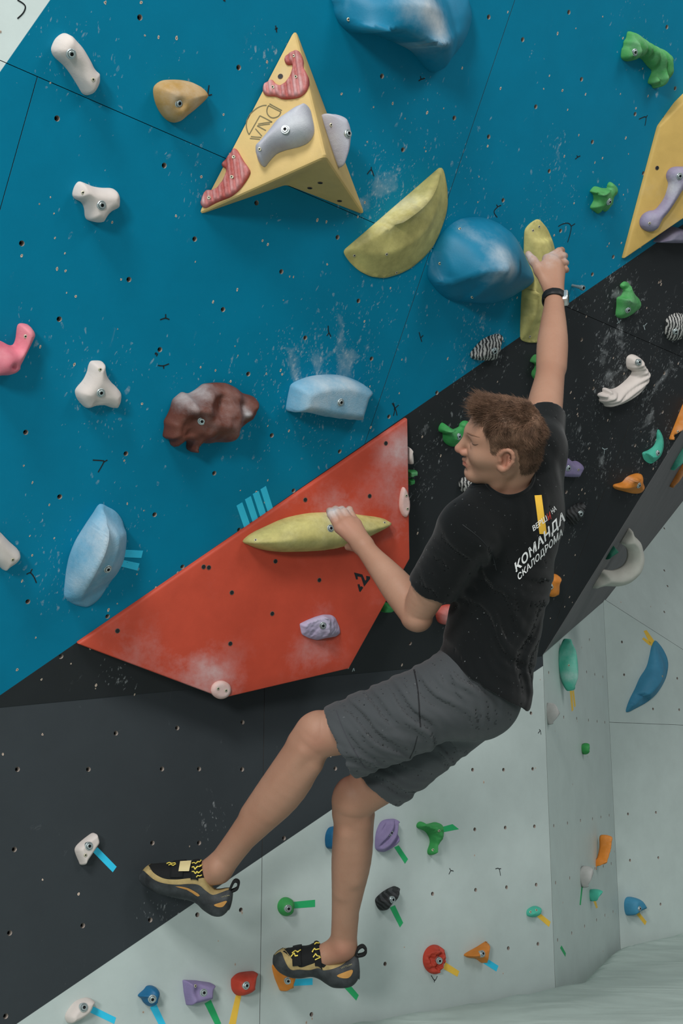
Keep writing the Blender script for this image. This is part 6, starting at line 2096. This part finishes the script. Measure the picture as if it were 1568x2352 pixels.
# ------------------------------------------------------------------ climbing shoes
RUB = M('shoe_rubber', '#1e2123', .6, .2, .15, chalk=.5, vscale=30, hex2='#313537')
TAN = M('shoe_tan', '#8b7a52', .75, .15, .2, chalk=.2, vscale=40)
ORN = M('shoe_amber', '#99703a', .7, .15, .15, chalk=0)
TEX = M('shoe_textile', '#0e1011', .85, .1, .3, chalk=0)
YLW = M('shoe_yellow', '#b9a84a', .8, .1, 0, chalk=0)
def shoe(label, org, sc, st, d_toe, d_heel, tip, heel, tanf, straps, tab, inserts, zig, patches, word):
    """lofted shoe: stations (top, bottom, half width) from toe to heel, seen from the side"""
    pc = lambda x, y: (org[0] + sc * x, org[1] + sc * y)
    S = np.array([[a, b, c, d, w] for (a, b), (c, d), w in st], float)
    tn = np.array(tanf, float)
    n = 44
    sm = spline(np.c_[S, tn], n, False)
    x0, x1 = pc(*tip)[0], pc(*heel)[0]
    root = bpy.data.objects.new('climbing_shoe', None)
    COL.objects.link(root)
    root.parent = person
    root['label'] = label
    def ring(row, ts, side, off=0.0):
        a, b, c, d, w = row[:5]
        pa, pb = np.array(pc(a, b)), np.array(pc(c, d))
        out = []
        for t in ts:
            q = pa + (pb - pa) * t
            dd = d_toe + (d_heel - d_toe) * (q[0] - x0) / (x1 - x0)
            e = abs(2 * t - 1)
            ww = (w + off) * (1 - e ** 2.6) ** (1 / 2.6)
            base = P(q[0], q[1], dd)
            vert = P(*pb, dd) - P(*pa, dd)
            ext_ = unit(vert) * off * (2 * t - 1)
            out.append(base - FWD * ww * side + ext_)
        return out
    def strip(name, t0, t1, k, mat, off=0.0, i0=0, i1=n, close=False):
        V, Q = [], []
        for side in (1, -1):
            b0 = len(V)
            for i in range(i0, i1):
                lo_ = t0(sm[i]) if callable(t0) else t0
                hi_ = t1(sm[i]) if callable(t1) else t1
                V += ring(sm[i], np.linspace(lo_, hi_, k), side, off)
            for i in range(i1 - i0 - 1):
                for j in range(k - 1):
                    a = b0 + i * k + j
                    f = (a, a + 1, a + k + 1, a + k)
                    Q.append(f if side == 1 else f[::-1])
        if close:
            for i, rev in ((0, False), (i1 - i0 - 1, True)):
                A = [i * k + j for j in range(k)]
                Bk = [(i1 - i0) * k + i * k + j for j in range(k)]
                for j in range(k - 1):
                    f = (A[j], Bk[j], Bk[j + 1], A[j + 1])
                    Q.append(f[::-1] if rev else f)
        return part(name, np.array(V), np.array(Q), mat, root)
    lo_t, hi_t = (lambda r: float(np.clip(r[5], 0, .97))), (lambda r: float(np.clip(r[6], 0.01, .98)))
    strip('upper', 0.0, lo_t, 8, TEX)
    strip('side_trim', lambda r: max(lo_t(r) - .03, 0), lambda r: min(hi_t(r) + .03, 1), 5, TAN, .0008)
    strip('rubber_sole', hi_t, 1.0, 12, RUB, .0022, close=False)
    # rounded toe and heel caps
    for nm, row, pt, m in (('toe_cap', sm[0], tip, RUB), ('heel_cap', sm[-1], heel, RUB)):
        a = pc(*row[:2]); b = pc(*row[2:4]); p_ = pc(*pt)
        dd = d_toe if nm == 'toe_cap' else d_heel
        k = 10
        rows = []
        for j in range(6):
            fr = j / 5
            shrink = math.sqrt(max(0, 1 - fr * fr))
            V = []
            mid = (np.array(a) + np.array(b)) / 2
            for ang in np.linspace(0, 2 * math.pi, 2 * k, endpoint=False):
                t = (1 - math.cos(ang)) / 2
                side = 1 if math.sin(ang) >= 0 else -1
                q0 = ring(row, [min(max(t, 0), 1)], side, .0022)[0]
                cen = P(mid[0], mid[1], dd)
                tipw = P(p_[0], p_[1], dd)
                V.append(cen + (q0 - cen) * shrink + (tipw - cen) * fr)
            rows.append(V)
        Vv = np.array(rows).reshape(-1, 3)
        nn_ = 2 * k
        Qq = np.array([(j * nn_ + i, j * nn_ + (i + 1) % nn_, (j + 1) * nn_ + (i + 1) % nn_, (j + 1) * nn_ + i) for j in range(5) for i in range(nn_)])
        part(nm, Vv, Qq, m, root)
    # hook and loop straps over the instep
    for (i0, i1, t1, off, m, nm) in straps:
        strip(nm, 0.0, t1, 6, m, off, int(i0 * n), int(i1 * n), close=True)
    # build a caster of the shell for flat decorations
    Vs, Qs = [], []
    for side in (1,):
        for i in range(n):
            Vs += ring(sm[i], np.linspace(0, 1, 16), side, .0026)
        for i in range(n - 1):
            for j in range(15):
                a = i * 16 + j
                Qs.append((a, a + 1, a + 17, a + 16))
    bvh = caster(np.array(Vs), np.array(Qs))
    for pts, m, nm in inserts:
        L = spline(np.array([pc(*q) for q in pts]), 24, True)
        c_ = L.mean(0)
        P2 = [c_] + list(c_ + (L - c_) * .5) + list(L)
        f = [(0, 1 + i, 1 + (i + 1) % 24) for i in range(24)] + [(1 + i, 25 + i, 25 + (i + 1) % 24, 1 + (i + 1) % 24) for i in range(24)]
        decal(nm, bvh, P2, f, m, root, .0008)
    for pl in zig:
        L = np.array([pc(*q) for q in pl])
        L = resample(L, 24, False)
        t = np.gradient(L, axis=0)
        t /= np.linalg.norm(t, axis=1)[:, None] + 1e-9
        nn2 = np.c_[-t[:, 1], t[:, 0]] * 1.1
        decal('zigzag_stripe', bvh, list(L + nn2) + list(L - nn2), [(i, i + 1, 24 + i + 1, 24 + i) for i in range(23)], YLW, root, .0040)
    for qd in patches:
        grid_decal('buckle_patch', bvh, [pc(*q) for q in qd], 4, 4, M('shoe_buckle', '#b3a67a', .6, .08, .1, chalk=0), root, .0045)
    for txt, qd, m in word:
        v, f = text_outline(txt, .02)
        decal('lettering', bvh, [quadmap([pc(*q) for q in qd], a, b) for a, b in v], f, m, root, .0014)
    # pull tab loop at the heel
    dd = d_heel
    tp = [P(*pc(*q), dd) for q in tab]
    tp = spline(np.array(tp), 20, False)
    V, Q = [], []
    hw = .0090
    t = np.gradient(tp, axis=0); t /= np.linalg.norm(t, axis=1)[:, None]
    side = np.cross(t, FWD); side /= np.linalg.norm(side, axis=1)[:, None]
    for q, s_ in zip(tp, side):
        V += [q - FWD * hw + s_ * .0030, q + FWD * hw + s_ * .0030, q + FWD * hw - s_ * .0030, q - FWD * hw - s_ * .0030]
    for i in range(len(tp) - 1):
        for j in range(4):
            Q.append((i * 4 + j, i * 4 + (j + 1) % 4, (i + 1) * 4 + (j + 1) % 4, (i + 1) * 4 + j))
    part('pull_tab', np.array(V), np.array(Q), TEX, root)
    return root
LO = (300, 1940)
shoe('left climbing shoe with tan stripe', LO, .17857,
     [((135, 365), (130, 455), .014), ((165, 320), (160, 490), .022), ((230, 270), (230, 532), .032), ((330, 256), (340, 590), .039), ((460, 248), (470, 622), .043), ((620, 228), (620, 662), .042), ((780, 216), (770, 697), .038),
      ((905, 222), (860, 745), .035), ((985, 420), (930, 810), .034), ((1060, 570), (1010, 862), .034), ((1130, 592), (1080, 898), .033), ((1215, 578), (1165, 905), .031), ((1275, 575), (1225, 870), .027), ((1298, 600), (1262, 825), .020)],
     3.045, 3.0, (106, 415), (1308, 715),
     [(0, 0), (0, .02), (0.0, .22), (.22, .40), (.36, .48), (.39, .50), (.36, .47), (.34, .45), (.03, .28), (0, .12), (0, .05), (0, 0.02), (0, 0), (0, 0)],
     [(.34, .47, .30, .004, TEX, 'strap'), (.50, .60, .36, .0045, TEX, 'strap')],
     [(1270, 590), (1330, 470), (1385, 480), (1370, 560), (1290, 600)],
     [([(575, 538), (650, 538), (740, 560), (820, 600), (890, 650), (860, 665), (790, 620), (700, 570), (620, 548)], ORN, 'amber_stripe'),
      ([(1070, 775), (1150, 745), (1235, 722), (1215, 765), (1180, 800), (1120, 802)], ORN, 'heel_window')],
     [[(790, 255), (820, 245), (840, 262), (865, 230), (880, 240), (900, 210)], [(790, 300), (815, 290), (830, 322), (860, 285), (880, 290), (905, 262)], [(790, 350), (815, 345), (835, 372), (855, 345), (870, 365), (908, 325)], [(845, 415), (865, 395), (885, 402), (908, 390)],
      [(465, 262), (500, 245), (530, 258), (580, 250)], [(490, 280), (520, 268), (550, 285), (585, 262)]],
     [[(640, 232), (785, 222), (755, 345), (620, 348)]],
     [('VITTUIM', [(1165, 672), (1265, 645), (1268, 660), (1168, 686)], M('shoe_print_grey', '#6d6a52', .8, .1, 0, chalk=0))])
RO = (600, 2120)
shoe('right climbing shoe standing on the orange hold', RO, .17857,
     [((165, 420), (158, 520), .014), ((200, 385), (192, 565), .024), ((265, 350), (262, 622), .034), ((360, 342), (385, 666), .041), ((480, 318), (505, 673), .044), ((600, 306), (640, 656), .042), ((715, 250), (740, 690), .038),
      ((775, 330), (825, 748), .036), ((850, 455), (915, 800), .034), ((960, 492), (1010, 810), .034), ((1060, 478), (1100, 808), .033), ((1150, 430), (1170, 790), .031), ((1205, 415), (1220, 745), .027), ((1238, 440), (1248, 700), .020)],
     3.225, 3.18, (145, 465), (1268, 620),
     [(0, 0), (0, 0), (0, .02), (.10, .52), (.50, .55), (.48, .62), (.46, .58), (.46, .5), (.12, .26), (.02, .12), (0, .05), (0, 0), (0, 0), (0, 0)],
     [(.24, .36, .42, .004, TEX, 'strap'), (.46, .57, .52, .0045, TEX, 'strap')],
     [(1215, 440), (1235, 340), (1300, 295), (1345, 345), (1320, 400), (1240, 420)],
     [([(970, 678), (1060, 635), (1170, 600), (1165, 655), (1120, 705), (1040, 708)], ORN, 'heel_window')],
     [[(660, 380), (690, 330), (700, 350), (735, 340)], [(670, 440), (700, 395), (715, 420), (750, 430)], [(690, 290), (710, 265), (725, 275), (735, 262)], [(385, 440), (430, 395), (440, 430), (475, 425)], [(400, 400), (440, 370), (470, 385), (510, 360)], [(690, 470), (730, 450), (755, 440)]],
     [],
     [('VITTUIM', [(1020, 575), (1165, 520), (1168, 540), (1025, 595)], M('shoe_print_grey', '#6d6a52')), ('IV SP', [(1110, 455), (1195, 365), (1205, 395), (1125, 470)], YLW)])

# ------------------------------------------------------------------ wristwatch
def watch():
    ax = unit(J['rw'] - J['re'])
    c_ = J['rw'] - ax * .006
    e1 = unit(RX - ax * (RX @ ax))
    e2 = np.cross(ax, e1)
    root = bpy.data.objects.new('wristwatch', None)
    COL.objects.link(root)
    root.parent = person
    root['label'] = 'black-strapped wristwatch with steel case'
    n = 40
    V, Q = [], []
    prof = [(-.0125, .0000), (-.0125, .0032), (-.0110, .0046), (.0110, .0046), (.0125, .0032), (.0125, .0000)]
    for i in range(n):
        a = 2 * math.pi * i / n
        d_ = e1 * math.cos(a) + e2 * math.sin(a)
        rad = .0296 + .0012 * math.cos(2 * a) + (.0006 if i % 4 == 0 else 0)
        for z, r in prof:
            V.append(c_ + d_ * (rad + r) + ax * z)
    m = len(prof)
    for i in range(n):
        for j in range(m - 1):
            Q.append((i * m + j, i * m + j + 1, ((i + 1) % n) * m + j + 1, ((i + 1) % n) * m + j))
    part('strap', np.array(V), np.array(Q), M('watch_strap', '#121415', .5, .1, .1, chalk=.2), root)
    od = unit(e1 * 1.0 - FWD * .38 - ax * (FWD @ ax) * -.38)
    od = unit(od - ax * (od @ ax))
    sd = np.cross(ax, od)
    def boxpart(name, hx, hy, z0, z1, bev, mat):
        pts = []
        for z, k in ((z0, 1), (z1 - bev, 1), (z1, .86)):
            for a in np.linspace(0, 2 * math.pi, 28, endpoint=False):
                cx_, cy_ = math.cos(a), math.sin(a)
                r_ = (abs(cx_) ** 5 + abs(cy_) ** 5) ** (-1 / 5)
                pts.append(c_ + sd * cx_ * r_ * hx * k + ax * cy_ * r_ * hy * k + od * z)
        q = [(k * 28 + i, k * 28 + (i + 1) % 28, (k + 1) * 28 + (i + 1) % 28, (k + 1) * 28 + i) for k in range(2) for i in range(28)]
        v = np.array(pts + [c_ + od * z1])
        q += [(56 + i, 56 + (i + 1) % 28, 84, 84) for i in range(28)]
        me = mesh(name, v - J['pel'], [tuple(dict.fromkeys(f)) for f in q])
        o = link(name, me, (mat,), None, False)
        o.parent = root
    boxpart('watch_case', .0175, .0200, .026, .0395, .003, M('watch_steel', '#b7bab8', .3, .05, 0, chalk=0, metal=.8))
    boxpart('watch_glass', .0138, .0165, .036, .0402, .001, M('watch_glass', '#3a4a4a', .12, .1, 0, chalk=0, spec=.8))
watch()
